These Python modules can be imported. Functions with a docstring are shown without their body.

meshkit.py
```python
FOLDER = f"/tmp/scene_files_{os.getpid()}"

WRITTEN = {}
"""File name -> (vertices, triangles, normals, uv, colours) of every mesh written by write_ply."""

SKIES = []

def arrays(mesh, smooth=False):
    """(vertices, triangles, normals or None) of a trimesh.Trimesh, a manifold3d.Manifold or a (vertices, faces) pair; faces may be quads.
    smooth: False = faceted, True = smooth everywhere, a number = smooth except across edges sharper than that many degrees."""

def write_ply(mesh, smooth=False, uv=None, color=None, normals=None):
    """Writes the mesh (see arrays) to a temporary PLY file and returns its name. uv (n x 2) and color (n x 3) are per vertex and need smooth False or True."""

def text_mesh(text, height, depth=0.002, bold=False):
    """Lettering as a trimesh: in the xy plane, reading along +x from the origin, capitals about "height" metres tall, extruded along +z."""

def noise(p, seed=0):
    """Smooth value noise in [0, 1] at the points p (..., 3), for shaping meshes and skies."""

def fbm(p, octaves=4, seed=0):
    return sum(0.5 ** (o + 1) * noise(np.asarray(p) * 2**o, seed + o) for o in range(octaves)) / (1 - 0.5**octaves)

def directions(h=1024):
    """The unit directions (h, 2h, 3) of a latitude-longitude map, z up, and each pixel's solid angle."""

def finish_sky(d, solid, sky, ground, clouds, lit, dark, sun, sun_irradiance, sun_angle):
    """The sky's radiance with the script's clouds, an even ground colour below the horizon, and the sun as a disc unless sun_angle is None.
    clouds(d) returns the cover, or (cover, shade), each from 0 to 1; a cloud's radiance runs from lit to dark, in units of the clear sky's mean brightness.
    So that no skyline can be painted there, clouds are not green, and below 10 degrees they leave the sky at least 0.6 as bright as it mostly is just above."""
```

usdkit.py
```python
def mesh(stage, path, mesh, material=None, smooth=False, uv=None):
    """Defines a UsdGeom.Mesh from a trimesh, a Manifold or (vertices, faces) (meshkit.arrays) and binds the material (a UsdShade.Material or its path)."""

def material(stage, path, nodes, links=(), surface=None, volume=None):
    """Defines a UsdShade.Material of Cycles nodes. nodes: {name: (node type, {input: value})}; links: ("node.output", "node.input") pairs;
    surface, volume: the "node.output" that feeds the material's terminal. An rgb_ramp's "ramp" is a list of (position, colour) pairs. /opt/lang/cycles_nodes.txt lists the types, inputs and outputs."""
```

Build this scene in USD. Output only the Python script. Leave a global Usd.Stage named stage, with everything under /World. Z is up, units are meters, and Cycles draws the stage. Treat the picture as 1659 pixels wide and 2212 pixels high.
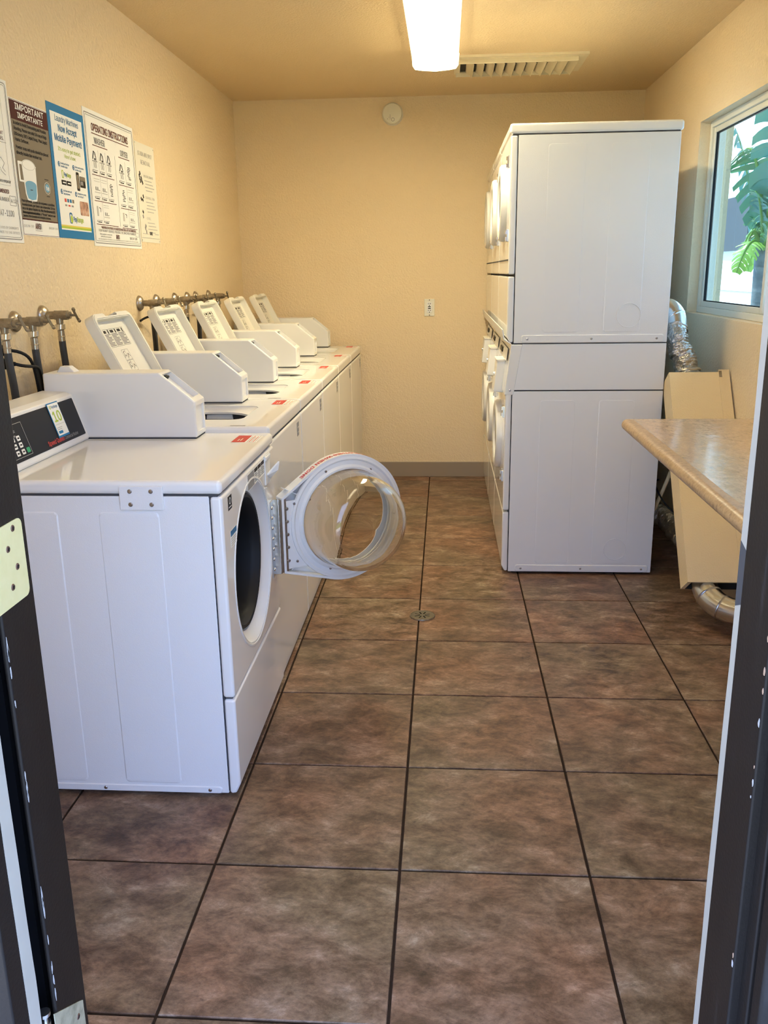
import math, random
import numpy as np, trimesh, manifold3d as m3
from shapely.geometry import Polygon, Point, box as sbox, LineString
from shapely import affinity
from shapely.ops import unary_union
from pxr import Usd, UsdGeom, UsdLux, UsdShade, Gf, Sdf
import usdkit, meshkit

stage = Usd.Stage.CreateInMemory()
UsdGeom.SetStageUpAxis(stage, 'Z'); UsdGeom.SetStageMetersPerUnit(stage, 1.0)
world = UsdGeom.Xform.Define(stage, '/World'); stage.SetDefaultPrim(world.GetPrim())
V = lambda *a: np.array(a, float)

# ------------------------------------------------------------------ camera
FPX, CAMH, YAW, PITCH, ROLL = 1883.8, 1.3948, math.radians(4.095), math.radians(15.398), math.radians(0.8024)
cam = UsdGeom.Camera.Define(stage, '/World/camera')
cam.CreateHorizontalApertureAttr(36.0); cam.CreateFocalLengthAttr(36.0 * FPX / 1659)
cam.CreateVerticalApertureAttr(48.0); cam.CreateClippingRangeAttr(Gf.Vec2f(0.05, 1000))
fw = V(-math.sin(YAW) * math.cos(PITCH), math.cos(YAW) * math.cos(PITCH), -math.sin(PITCH))
rt = V(math.cos(YAW), math.sin(YAW), 0); dn = np.cross(fw, rt)
r2 = math.cos(ROLL) * rt + math.sin(ROLL) * dn; d2 = -math.sin(ROLL) * rt + math.cos(ROLL) * dn
M = np.eye(4); M[0, :3] = r2; M[1, :3] = -d2; M[2, :3] = -fw; M[3, :3] = (0, 0, CAMH)
cam.AddTransformOp().Set(Gf.Matrix4d(M.tolist()))
cam.CreateExposureAttr(1.2)

# ------------------------------------------------------------------ sky and sun
dome = UsdLux.DomeLight.Define(stage, '/World/sky')
dome.CreateColorAttr(Gf.Vec3f(0.43, 0.62, 1.12)); dome.CreateIntensityAttr(0.72)
sun = UsdLux.DistantLight.Define(stage, '/World/sun')
sun.CreateAngleAttr(0.53); sun.CreateNormalizeAttr(True); sun.CreateColorAttr(Gf.Vec3f(1.0, 0.93, 0.82)); sun.CreateIntensityAttr(2.4)
LAMP = 19.5; LAMPCOL = (1.0, 0.865, 0.56)
def aim(prim, to):                      # local +z points at "to"
    z = np.array(to, float); z /= np.linalg.norm(z); x = np.cross((0, 1, 0.1), z); x /= np.linalg.norm(x); y = np.cross(z, x)
    m = np.eye(4); m[0, :3], m[1, :3], m[2, :3] = x, y, z
    UsdGeom.Xformable(prim).AddTransformOp().Set(Gf.Matrix4d(m.tolist()))
aim(sun.GetPrim(), (-0.38, 0.35, 0.86))

# ------------------------------------------------------------------ materials
UsdGeom.Scope.Define(stage, '/World/Looks')
def mat(name, color, rough=0.5, metal=0.0, bump=None, **kw):
    """bump: (scale, distance, detail)"""
    p = {'base_color': color, 'roughness': rough, 'metallic': metal, **kw}
    nodes, links = {'p': ('principled_bsdf', p)}, []
    if bump:
        nodes |= {'g': ('geometry', {}), 'n': ('noise_texture', {'scale': bump[0], 'detail': bump[2]}), 'b': ('bump', {'strength': 1.0, 'distance': bump[1]})}
        links += [('g.position', 'n.vector'), ('n.fac', 'b.height'), ('b.normal', 'p.normal')]
    return usdkit.material(stage, '/World/Looks/' + name, nodes, links, surface='p.BSDF')
def noisy(name, ramp, scale, rough=0.5, detail=6, stretch=(1, 1, 1), rot=(0, 0, 0), bump=None, metal=0.0, rand=0.0, nrough=0.6, dist=0.0, **kw):
    nodes = {'g': ('geometry', {}), 'm': ('mapping', {'scale': stretch, 'rotation': rot}), 'n': ('noise_texture', {'scale': scale, 'detail': detail, 'roughness': nrough, 'distortion': dist}),
             'r': ('rgb_ramp', {'ramp': ramp}), 'p': ('principled_bsdf', {'roughness': rough, 'metallic': metal, **kw})}
    links = [('m.vector', 'n.vector'), ('n.fac', 'r.fac'), ('r.color', 'p.base_color')]
    if rand:
        nodes |= {'o': ('object_info', {}), 'mm': ('math', {'math_type': 'multiply', 'value2': rand}), 'cx': ('combine_xyz', {}), 'va': ('vector_math', {'math_type': 'add'})}
        links += [('o.random', 'mm.value1'), ('mm.value', 'cx.x'), ('mm.value', 'cx.z'), ('g.position', 'va.vector1'), ('cx.vector', 'va.vector2'), ('va.vector', 'm.vector')]
    else:
        links += [('g.position', 'm.vector')]
    if bump:
        nodes |= {'bn': ('noise_texture', {'scale': bump[0], 'detail': bump[2]}), 'b': ('bump', {'strength': 1.0, 'distance': bump[1]})}
        links += [('g.position', 'bn.vector'), ('bn.fac', 'b.height'), ('b.normal', 'p.normal')]
    return usdkit.material(stage, '/World/Looks/' + name, nodes, links, surface='p.BSDF')

WALLC = (0.79, 0.635, 0.415)
Mt = {}
Mt['wall'] = mat('wall_paint', WALLC, 0.6, bump=(95, 0.004, 3), specular_ior_level=0.25)
Mt['wall_left'] = mat('wall_paint_coarse', WALLC, 0.55, bump=(60, 0.006, 4), specular_ior_level=0.3)
Mt['ceiling'] = mat('ceiling_paint', (0.71, 0.54, 0.31), 0.5, bump=(110, 0.003, 3), specular_ior_level=0.25)
Mt['outside'] = mat('outside_stucco', (0.42, 0.31, 0.25), 0.8, bump=(60, 0.006, 4))
Mt['baseboard'] = mat('baseboard_vinyl', (0.30, 0.235, 0.165), 0.45)
Mt['grout'] = mat('grout', (0.030, 0.018, 0.011), 0.9, specular_ior_level=0.1)
Mt['white'] = mat('white_enamel', (0.82, 0.82, 0.81), 0.16, bump=(420, 0.00025, 1))
Mt['white_gloss'] = mat('white_gloss_enamel', (0.84, 0.83, 0.80), 0.06)
Mt['white_plastic'] = mat('white_plastic', (0.82, 0.81, 0.78), 0.32)
Mt['lid_plastic'] = mat('lid_plastic', (0.80, 0.77, 0.68), 0.45)
Mt['groove'] = mat('dark_gap', (0.05, 0.05, 0.055), 0.7)
Mt['black'] = mat('black_panel', (0.010, 0.010, 0.012), 0.4, specular_ior_level=0.2)
Mt['black_rubber'] = mat('black_rubber', (0.010, 0.010, 0.011), 0.55, specular_ior_level=0.25)
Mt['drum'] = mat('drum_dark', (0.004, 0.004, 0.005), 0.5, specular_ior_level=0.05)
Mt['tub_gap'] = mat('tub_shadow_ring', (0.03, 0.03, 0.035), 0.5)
Mt['steel'] = mat('steel', (0.62, 0.61, 0.58), 0.28, 1.0)
Mt['chrome'] = mat('chrome', (0.80, 0.79, 0.76), 0.14, 1.0)
Mt['screw'] = mat('screw_steel', (0.42, 0.41, 0.42), 0.35, 1.0)
Mt['screw_bronze'] = mat('screw_bronze', (0.17, 0.10, 0.07), 0.45, 0.6)
Mt['brass'] = noisy('brass_plate', [(0.0, (0.45, 0.36, 0.16)), (0.30, (0.80, 0.72, 0.34)), (1.0, (0.88, 0.81, 0.44))], 60, 0.38, metal=0.25)
Mt['brass_worn'] = noisy('worn_plate', [(0.2, (0.25, 0.24, 0.15)), (0.55, (0.55, 0.52, 0.36)), (1.0, (0.68, 0.64, 0.45))], 40, 0.45, metal=0.4)
Mt['valve'] = noisy('tarnished_brass', [(0.2, (0.20, 0.16, 0.11)), (0.7, (0.40, 0.35, 0.27))], 60, 0.33, metal=0.75)
Mt['escutcheon'] = noisy('tarnished_chrome', [(0.2, (0.38, 0.32, 0.25)), (0.8, (0.62, 0.56, 0.47))], 40, 0.3, metal=0.9)
Mt['drain'] = mat('drain_metal', (0.16, 0.15, 0.125), 0.4, 0.8)
Mt['hose'] = mat('grey_rubber', (0.045, 0.048, 0.052), 0.5)
Mt['galv'] = mat('galvanised', (0.66, 0.66, 0.65), 0.22, 1.0)
def foil():
    nodes = {'g': ('geometry', {}), 'n': ('voronoi_texture', {'scale': 34, 'feature': 'f1'}), 'n2': ('noise_texture', {'scale': 90, 'detail': 3}),
             'ma': ('math', {'math_type': 'add'}), 'b': ('bump', {'distance': 0.007, 'strength': 0.8}), 'p': ('principled_bsdf', {'base_color': (0.52, 0.50, 0.46), 'metallic': 1.0, 'roughness': 0.27})}
    return usdkit.material(stage, '/World/Looks/foil', nodes, [('g.position', 'n.vector'), ('g.position', 'n2.vector'), ('n.distance', 'ma.value1'), ('n2.fac', 'ma.value2'), ('ma.value', 'b.height'), ('b.normal', 'p.normal')], surface='p.BSDF')
Mt['foil'] = foil()
Mt['jamb'] = noisy('dark_door_paint', [(0.0, (0.010, 0.007, 0.006)), (0.62, (0.014, 0.011, 0.009)), (0.74, (0.024, 0.021, 0.020)), (1.0, (0.06, 0.056, 0.056))], 9, 0.5, stretch=(3, 3, 0.45), bump=(180, 0.0004, 3), specular_ior_level=0.25)
Mt['cream_edge'] = noisy('cream_edge', [(0.0, (0.40, 0.375, 0.31)), (0.55, (0.46, 0.43, 0.355)), (1.0, (0.50, 0.465, 0.39))], 14, 0.5)
Mt['chip'] = mat('bare_wood_chip', (0.50, 0.33, 0.22), 0.7)
Mt['chip_white'] = mat('white_chip', (0.45, 0.44, 0.43), 0.7)
Mt['tan'] = mat('tan_box_paint', (0.80, 0.63, 0.36), 0.5, bump=(160, 0.0015, 2))
Mt['vinyl'] = mat('window_vinyl', (0.76, 0.73, 0.61), 0.35)
Mt['vent'] = mat('vent_paint', (0.70, 0.60, 0.40), 0.45)
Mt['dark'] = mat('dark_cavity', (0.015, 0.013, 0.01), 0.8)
Mt['paper'] = mat('paper_white', (0.86, 0.85, 0.80), 0.6, specular_ior_level=0.15)
Mt['paper_faded'] = mat('paper_faded', (0.80, 0.76, 0.64), 0.6, specular_ior_level=0.15)
Mt['ink'] = mat('ink_black', (0.035, 0.03, 0.03), 0.6, specular_ior_level=0.15)
Mt['ink_grey'] = mat('ink_grey', (0.30, 0.29, 0.28), 0.6, specular_ior_level=0.15)
Mt['ink_light'] = mat('ink_light', (0.52, 0.50, 0.46), 0.6, specular_ior_level=0.15)
Mt['ink_brown'] = mat('ink_brown', (0.15, 0.055, 0.045), 0.6, specular_ior_level=0.15)
Mt['maroon'] = mat('print_maroon', (0.070, 0.012, 0.012), 0.6, specular_ior_level=0.15)
Mt['olive'] = mat('print_olive_grey', (0.23, 0.19, 0.135), 0.6, specular_ior_level=0.15)
Mt['blue'] = mat('print_blue', (0.03, 0.20, 0.42), 0.6, specular_ior_level=0.15)
Mt['blue_ink'] = mat('print_blue_ink', (0.05, 0.17, 0.33), 0.6, specular_ior_level=0.15)
Mt['blue_water'] = mat('print_water_blue', (0.20, 0.42, 0.58), 0.6, specular_ior_level=0.15)
Mt['green'] = mat('print_green', (0.42, 0.55, 0.05), 0.45)
Mt['green_key'] = mat('key_green', (0.02, 0.36, 0.14), 0.4)
Mt['yellow'] = mat('print_yellow', (0.72, 0.58, 0.10), 0.45)
Mt['red'] = mat('print_red', (0.62, 0.05, 0.04), 0.45)
Mt['skin_tone'] = noisy('print_photo', [(0.3, (0.12, 0.05, 0.04)), (0.5, (0.55, 0.30, 0.20)), (0.8, (0.80, 0.68, 0.58))], 30, 0.5)
Mt['clear'] = usdkit.material(stage, '/World/Looks/bowl_glass', {'p': ('principled_bsdf', {'base_color': (0.97, 0.95, 0.90), 'roughness': 0.0, 'transmission_weight': 1.0, 'ior': 1.48})}, surface='p.BSDF')
Mt['pane'] = usdkit.material(stage, '/World/Looks/window_glass', {'t': ('transparent_bsdf', {'color': (0.68, 0.80, 0.77)}), 'gl': ('glossy_bsdf', {'roughness': 0.0, 'color': (1, 1, 1)}), 'f': ('fresnel', {'IOR': 1.5}), 'ge': ('geometry', {}), 'iv': ('math', {'math_type': 'subtract', 'value1': 1.0}), 'mu': ('math', {'math_type': 'multiply'}), 'x': ('mix_closure', {})},
                             [('ge.backfacing', 'iv.value2'), ('iv.value', 'mu.value1'), ('f.fac', 'mu.value2'), ('mu.value', 'x.fac'), ('t.BSDF', 'x.closure1'), ('gl.BSDF', 'x.closure2')], surface='x.closure')
Mt['lamp'] = usdkit.material(stage, '/World/Looks/lamp_diffuser', {'p': ('principled_bsdf', {'base_color': (0.85, 0.83, 0.75), 'roughness': 0.4, 'emission_color': LAMPCOL, 'emission_strength': LAMP})}, surface='p.BSDF')
Mt['lamp_side'] = usdkit.material(stage, '/World/Looks/lamp_diffuser_side', {'p': ('principled_bsdf', {'base_color': (0.85, 0.83, 0.75), 'roughness': 0.4, 'emission_color': LAMPCOL, 'emission_strength': 0.7})}, surface='p.BSDF')
Mt['lamp_dim'] = usdkit.material(stage, '/World/Looks/lamp_diffuser_dim', {'p': ('principled_bsdf', {'base_color': (0.85, 0.83, 0.75), 'roughness': 0.4, 'emission_color': LAMPCOL, 'emission_strength': LAMP * .16})}, surface='p.BSDF')
Mt['lamp_end'] = usdkit.material(stage, '/World/Looks/lamp_end_cap', {'p': ('principled_bsdf', {'base_color': (0.85, 0.80, 0.62), 'roughness': 0.4, 'emission_color': LAMPCOL, 'emission_strength': 0.75})}, surface='p.BSDF')
def tile_mat():
    nodes = {'g': ('geometry', {}), 'o': ('object_info', {}), 'mm': ('math', {'math_type': 'multiply', 'value2': 37.0}), 'cx': ('combine_xyz', {}), 'va': ('vector_math', {'math_type': 'add'}),
             'm': ('mapping', {'scale': (1.0, 1.55, 1.0), 'rotation': (0, 0, 0.6)}), 'n1': ('noise_texture', {'scale': 8.5, 'detail': 14.0, 'roughness': 0.75, 'distortion': 0.3}),
             'r1': ('rgb_ramp', {'ramp': [(0.34, (0.055, 0.029, 0.016)), (0.43, (0.115, 0.064, 0.037)), (0.50, (0.172, 0.103, 0.062)), (0.57, (0.238, 0.151, 0.097)), (0.67, (0.38, 0.275, 0.195))]}),
             'n2': ('noise_texture', {'scale': 2.6, 'detail': 3.0, 'roughness': 0.5}), 'r2': ('rgb_ramp', {'ramp': [(0.36, (1.08, 0.92, 0.84)), (0.5, (1.0, 1.0, 1.0)), (0.64, (0.90, 0.98, 0.92))]}),
             'n3': ('noise_texture', {'scale': 38.0, 'detail': 8.0, 'roughness': 0.8}), 'r3': ('rgb_ramp', {'ramp': [(0.34, (0.45, 0.42, 0.40)), (0.47, (0.98, 0.98, 0.98)), (0.66, (1.45, 1.45, 1.45))]}),
             'x1': ('mix', {'mix_type': 'multiply', 'fac': 1.0}), 'x2': ('mix', {'mix_type': 'multiply', 'fac': 0.7}), 'b': ('bump', {'strength': 1.0, 'distance': 0.0016}), 'p': ('principled_bsdf', {'roughness': 0.36, 'specular_ior_level': 0.38})}
    links = [('o.random', 'mm.value1'), ('mm.value', 'cx.x'), ('mm.value', 'cx.z'), ('g.position', 'va.vector1'), ('cx.vector', 'va.vector2'), ('va.vector', 'm.vector'), ('m.vector', 'n1.vector'), ('m.vector', 'n3.vector'), ('va.vector', 'n2.vector'),
             ('n1.fac', 'r1.fac'), ('n2.fac', 'r2.fac'), ('n3.fac', 'r3.fac'), ('r1.color', 'x1.color1'), ('r2.color', 'x1.color2'), ('x1.color', 'x2.color1'), ('r3.color', 'x2.color2'), ('x2.color', 'p.base_color'), ('n3.fac', 'b.height'), ('b.normal', 'p.normal')]
    return usdkit.material(stage, '/World/Looks/stone_tile', nodes, links, surface='p.BSDF')
Mt['tile'] = tile_mat()
Mt['counter'] = noisy('speckled_laminate', [(0.25, (0.20, 0.11, 0.055)), (0.42, (0.46, 0.31, 0.17)), (0.56, (0.60, 0.41, 0.24)), (0.75, (0.68, 0.50, 0.32))], 85, 0.14, detail=5, stretch=(1, 0.55, 1), nrough=0.72, bump=(14, 0.0012, 2))
Mt['counter_edge'] = noisy('speckled_laminate_edge', [(0.25, (0.16, 0.09, 0.045)), (0.42, (0.40, 0.26, 0.125)), (0.56, (0.50, 0.34, 0.17)), (0.75, (0.58, 0.42, 0.24))], 85, 0.35, detail=5, nrough=0.72)
Mt['concrete'] = noisy('walkway_concrete', [(0.3, (0.42, 0.42, 0.42)), (0.7, (0.55, 0.55, 0.54))], 6, 0.8)
Mt['lawn'] = noisy('lawn_grass', [(0.3, (0.07, 0.13, 0.03)), (0.7, (0.16, 0.25, 0.06))], 9, 0.9)
Mt['stucco_white'] = mat('white_stucco', (0.82, 0.82, 0.82), 0.8, bump=(40, 0.006, 3))
Mt['slate'] = mat('slate_blue_panel', (0.060, 0.062, 0.066), 0.6)
Mt['bark'] = noisy('palm_stem', [(0.3, (0.06, 0.075, 0.085)), (0.7, (0.17, 0.19, 0.20))], 8, 0.7, stretch=(1, 1, 4))
def leaf_mat(name, c):
    return usdkit.material(stage, '/World/Looks/' + name, {'p': ('principled_bsdf', {'base_color': c, 'roughness': 0.28}), 't': ('translucent_bsdf', {'color': (c[0] * 1.6, c[1] * 1.5, c[2] * 1.1)}), 'x': ('mix_closure', {'fac': 0.35})},
                           [('p.BSDF', 'x.closure1'), ('t.BSDF', 'x.closure2')], surface='x.closure')
Mt['leaf'] = leaf_mat('leaf_green', (0.05, 0.16, 0.09)); Mt['leaf2'] = leaf_mat('leaf_bright', (0.16, 0.30, 0.06)); Mt['leaf3'] = leaf_mat('leaf_bluegreen', (0.05, 0.17, 0.14))

# ------------------------------------------------------------------ mesh helpers
LOC, USED = {}, {}
def numbered(parent, name):
    key = parent + '/' + name; n = USED.get(key, 0); USED[key] = n + 1
    return key if n == 0 else f'{key}_{n:03d}'
def cd(prim, **kw):
    for k, v in kw.items():
        if v: prim.SetCustomDataByKey(k, v)
def tri(m):
    if isinstance(m, (list,)):
        return trimesh.util.concatenate([tri(x) for x in m])
    if isinstance(m, trimesh.Trimesh): return m
    v, f, _ = meshkit.arrays(m); return trimesh.Trimesh(v, f, process=False)
def obj(name, mesh, m, parent=None, smooth=35, label=None, cat=None, group=None, kind=None):
    base = str(parent.GetPath()) if parent else '/World'
    path = numbered(base, name); t = tri(mesh)
    top = '/'.join(path.split('/')[:3]); off = LOC.get(top)
    v = np.array(t.vertices) - (off if off is not None else 0)
    p = usdkit.mesh(stage, path, (v, np.array(t.faces)), Mt[m], smooth=smooth).GetPrim()
    cd(p, label=label, category=cat, group=group, kind=kind)
    return p
def thing(name, label, cat, loc=(0, 0, 0), group=None, kind=None):
    path = numbered('/World', name); x = UsdGeom.Xform.Define(stage, path)
    x.AddTranslateOp().Set(Gf.Vec3d(*map(float, loc))); LOC[path] = np.array(loc, float)
    cd(x.GetPrim(), label=label, category=cat, group=group, kind=kind); return x.GetPrim()
def struct(name, mesh, m, smooth=35): return obj(name, mesh, m, smooth=smooth, kind='structure')
def dup(src, loc, label):
    was = src.GetCustomData(); name = src.GetName().rstrip('0123456789').rstrip('_')
    path = numbered('/World', name); x = UsdGeom.Xform.Define(stage, path)
    x.AddTranslateOp().Set(Gf.Vec3d(*map(float, loc))); p = x.GetPrim()
    p.GetReferences().AddInternalReference(src.GetPath()); p.SetInstanceable(True)
    cd(p, label=label, category=was['category'], group=was.get('group')); return p

def bx(x0, x1, y0, y1, z0, z1):
    return m3.Manifold.cube((x1 - x0, y1 - y0, z1 - z0)).translate((x0, y0, z0))
def hull(pts, r, n=12):
    s = m3.Manifold.sphere(r, n); return m3.Manifold.batch_hull([s.translate(tuple(map(float, p))) for p in pts])
def rb(x0, x1, y0, y1, z0, z1, r=0.005, n=12):
    return hull([(x, y, z) for x in (x0 + r, x1 - r) for y in (y0 + r, y1 - r) for z in (z0 + r, z1 - r)], r, n)
def frame(a):
    a = np.array(a, float); a /= np.linalg.norm(a); h = V(0, 0, 1) if abs(a[2]) < .9 else V(1, 0, 0)
    u = np.cross(h, a); u /= np.linalg.norm(u); return u, np.cross(a, u), a
def tube(path, rad, n=16, caps=True):
    P = np.array(path, float); R = np.broadcast_to(np.asarray(rad, float), (len(P),)); T = np.gradient(P, axis=0)
    T /= np.maximum(np.linalg.norm(T, axis=1, keepdims=True), 1e-12)
    u, w, _ = frame(T[0]); rings = []
    for k in range(len(P)):
        u = u - T[k] * (u @ T[k]); u /= np.linalg.norm(u); w = np.cross(T[k], u)
        a = np.arange(n) * 2 * np.pi / n
        rings.append(P[k] + R[k] * (np.cos(a)[:, None] * u + np.sin(a)[:, None] * w))
    v = np.vstack(rings); f = []
    for k in range(len(P) - 1):
        for i in range(n):
            a, b, c, d = k * n + i, k * n + (i + 1) % n, (k + 1) * n + (i + 1) % n, (k + 1) * n + i
            f += [(a, b, c), (a, c, d)]
    if caps:
        v = np.vstack([v, P[0], P[-1]]); c0, c1 = len(v) - 2, len(v) - 1; o = (len(P) - 1) * n
        for i in range(n):
            f += [(c0, (i + 1) % n, i), (c1, o + i, o + (i + 1) % n)]
    return trimesh.Trimesh(v, np.array(f), process=False)
def cyl(a, b, r, r1=None, n=20):
    a, b = np.array(a, float), np.array(b, float); return tube([a, b], [r, r if r1 is None else r1], n)
def lathe(prof, o, axis, n=48, close=False):
    """prof: (radius, height) pairs going round so that the outside is on the right of increasing height."""
    u, w, a = frame(axis); prof = np.array(prof, float); k = len(prof); v, f = [], []
    for i in range(n):
        t = 2 * np.pi * i / n; d = math.cos(t) * u + math.sin(t) * w
        v.append(np.array(o, float) + prof[:, :1] * d + prof[:, 1:] * a)
    v = np.vstack(v)
    for i in range(n):
        j = (i + 1) % n
        for q in range(k if close else k - 1):
            q2 = (q + 1) % k; f += [(i * k + q, j * k + q, j * k + q2), (i * k + q, j * k + q2, i * k + q2)]
    return trimesh.Trimesh(v, np.array(f), process=False)
def ext(poly, h, o=(0, 0, 0), u=(1, 0, 0), v=(0, 1, 0)):
    u, v, o = V(*u), V(*v), V(*o); n = np.cross(u, v); out = []
    for g in getattr(poly, 'geoms', [poly]):
        if g.is_empty: continue
        t = trimesh.creation.extrude_polygon(g, h, engine='earcut'); q = t.vertices
        out.append(trimesh.Trimesh(o + q[:, :1] * u + q[:, 1:2] * v + q[:, 2:] * n, t.faces, process=False))
    return trimesh.util.concatenate(out)
def rrect(x0, y0, x1, y1, r, k=6):
    return sbox(x0 + r, y0 + r, x1 - r, y1 - r).buffer(r, quad_segs=k)
def embossed(x0, z0, x1, z1, y, r=0.012, d=0.0022, bev=0.003):
    """a raised pressed panel on a face looking to -y: frustum hull of two rounded outlines"""
    a = np.array(rrect(x0, z0, x1, z1, r, 4).exterior.coords)[:-1]; b = np.array(rrect(x0 + bev, z0 + bev, x1 - bev, z1 - bev, r, 4).exterior.coords)[:-1]
    return m3.Manifold.hull_points(np.vstack([np.c_[a[:, 0], np.full(len(a), y + .001), a[:, 1]], np.c_[a[:, 0], np.full(len(a), y), a[:, 1]], np.c_[b[:, 0], np.full(len(b), y - d), b[:, 1]]]))
class Sheet:
    """a printing plane: origin o, reading direction u, up v; shapes are laid in plane metres, a hair above the paper. part: the part that what follows belongs to"""
    def __init__(s, o, u, v, lift=0.0006): s.o, s.u, s.v, s.lift, s.P, s.L, s.part = V(*o), V(*u), V(*v), lift, {}, {}, None
    def poly(s, m, p, lift=1.0): s.P.setdefault((s.part, m, lift), []).append(p)
    def rect(s, m, x0, y0, x1, y1, lift=1.0): s.poly(m, sbox(min(x0, x1), min(y0, y1), max(x0, x1), max(y0, y1)), lift)
    def outline(s, m, p, w, lift=1.0): s.poly(m, p.buffer(w / 2, join_style=2).difference(p.buffer(-w / 2, join_style=2)), lift)
    def line(s, m, pts, w, lift=1.0): s.poly(m, LineString(pts).buffer(w / 2, cap_style=2), lift)
    def text(s, m, t, x, y, h, w=None, bold=False, align='l', lift=2.0):
        q = meshkit.text_mesh(t, h, 0.0002, bold); vv = np.array(q.vertices); x0, x1 = vv[:, 0].min(), vv[:, 0].max()
        k = (w / (x1 - x0)) if w else 1.0; vv[:, 0] = (vv[:, 0] - x0) * k; W = (x1 - x0) * k
        vv[:, 0] += x - (W if align == 'r' else W / 2 if align == 'c' else 0); vv[:, 1] += y
        n = np.cross(s.u, s.v); s.L.setdefault((s.part, m), []).append(trimesh.Trimesh(s.o + vv[:, :1] * s.u + vv[:, 1:2] * s.v + (vv[:, 2:] + s.lift * (lift + .25)) * n, q.faces, process=False))
    def build(s, parent, names):
        n = np.cross(s.u, s.v)
        for (part, m, lift), ps in s.P.items(): s.L.setdefault((part, m), []).append(ext(unary_union(ps), .0002, s.o + n * s.lift * lift, s.u, s.v))
        for (part, m), L in s.L.items(): obj(part or names.get(m, 'print'), L, m, parent, smooth=False, kind=None if part else 'stuff')

# ------------------------------------------------------------------ room shell
xL, xR, yF, yB, ZC = -1.364, 1.234, 1.08, 6.004, 2.461
DL, DR, DH = -0.556, 0.373, 2.06                 # doorway
WY0, WY1, WZ0, WZ1 = 2.90, 4.68, 1.175, 2.075   # window opening
XO = 1.395                                     # outer face of the right wall
T = 0.4539; TX, TY = -0.1029, 1.8
fl = thing('floor', None, None, kind='structure')
obj('grout', bx(xL - .1, XO, yF - .09, yB + .12, -0.10, -0.004), 'grout', fl)
G = 0.0032
for j in range(-2, 10):
    for i in range(-3, 3):
        x0, x1 = max(TX + i * T + G, xL), min(TX + (i + 1) * T - G, xR); y0, y1 = max(TY + j * T + G, yF - .088), min(TY + (j + 1) * T - G, yB)
        if x1 - x0 < .01 or y1 - y0 < .01: continue
        b = .0016; a = [(x0, y0), (x1, y0), (x1, y1), (x0, y1)]; c = [(x0 + b, y0 + b), (x1 - b, y0 + b), (x1 - b, y1 - b), (x0 + b, y1 - b)]
        obj('tile', m3.Manifold.hull_points(np.array([(*p, -.006) for p in a] + [(*p, -.0014) for p in a] + [(*p, 0) for p in c])), 'tile', fl, smooth=False)
struct('wall_left', bx(xL - .12, xL, yF - .09, yB + .12, -.1, ZC + .1), 'wall_left')
struct('wall_back', bx(xL, xR, yB, yB + .12, -.1, ZC + .1), 'wall')
struct('wall_right', bx(xR, XO, yF - .09, yB + .12, -.1, ZC + .1) - bx(xR - .1, XO + .1, WY0, WY1, WZ0, WZ1), 'wall')
struct('wall_front', bx(xL, xR, yF - .085, yF, -.1, ZC + .1) - bx(DL - .03, DR + .03, yF - .2, yF + .1, -.2, DH + .03) - bx(DL - .13, DL, yF - .2, 1.031, -.2, DH + .03), 'wall')
struct('wall_outside', bx(xL - .12, XO, yF - .10, yF - .085, -.1, ZC + .1) - bx(DL - .13, DR + .03, yF - .2, yF + .1, -.2, DH + .03), 'outside')
struct('wall_outside_right', bx(DR + .046, XO, .893, yF - .10, -.1, ZC + .1), 'outside')
struct('ceiling', bx(xL, xR, yF, yB, ZC, ZC + .14), 'ceiling')
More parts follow.
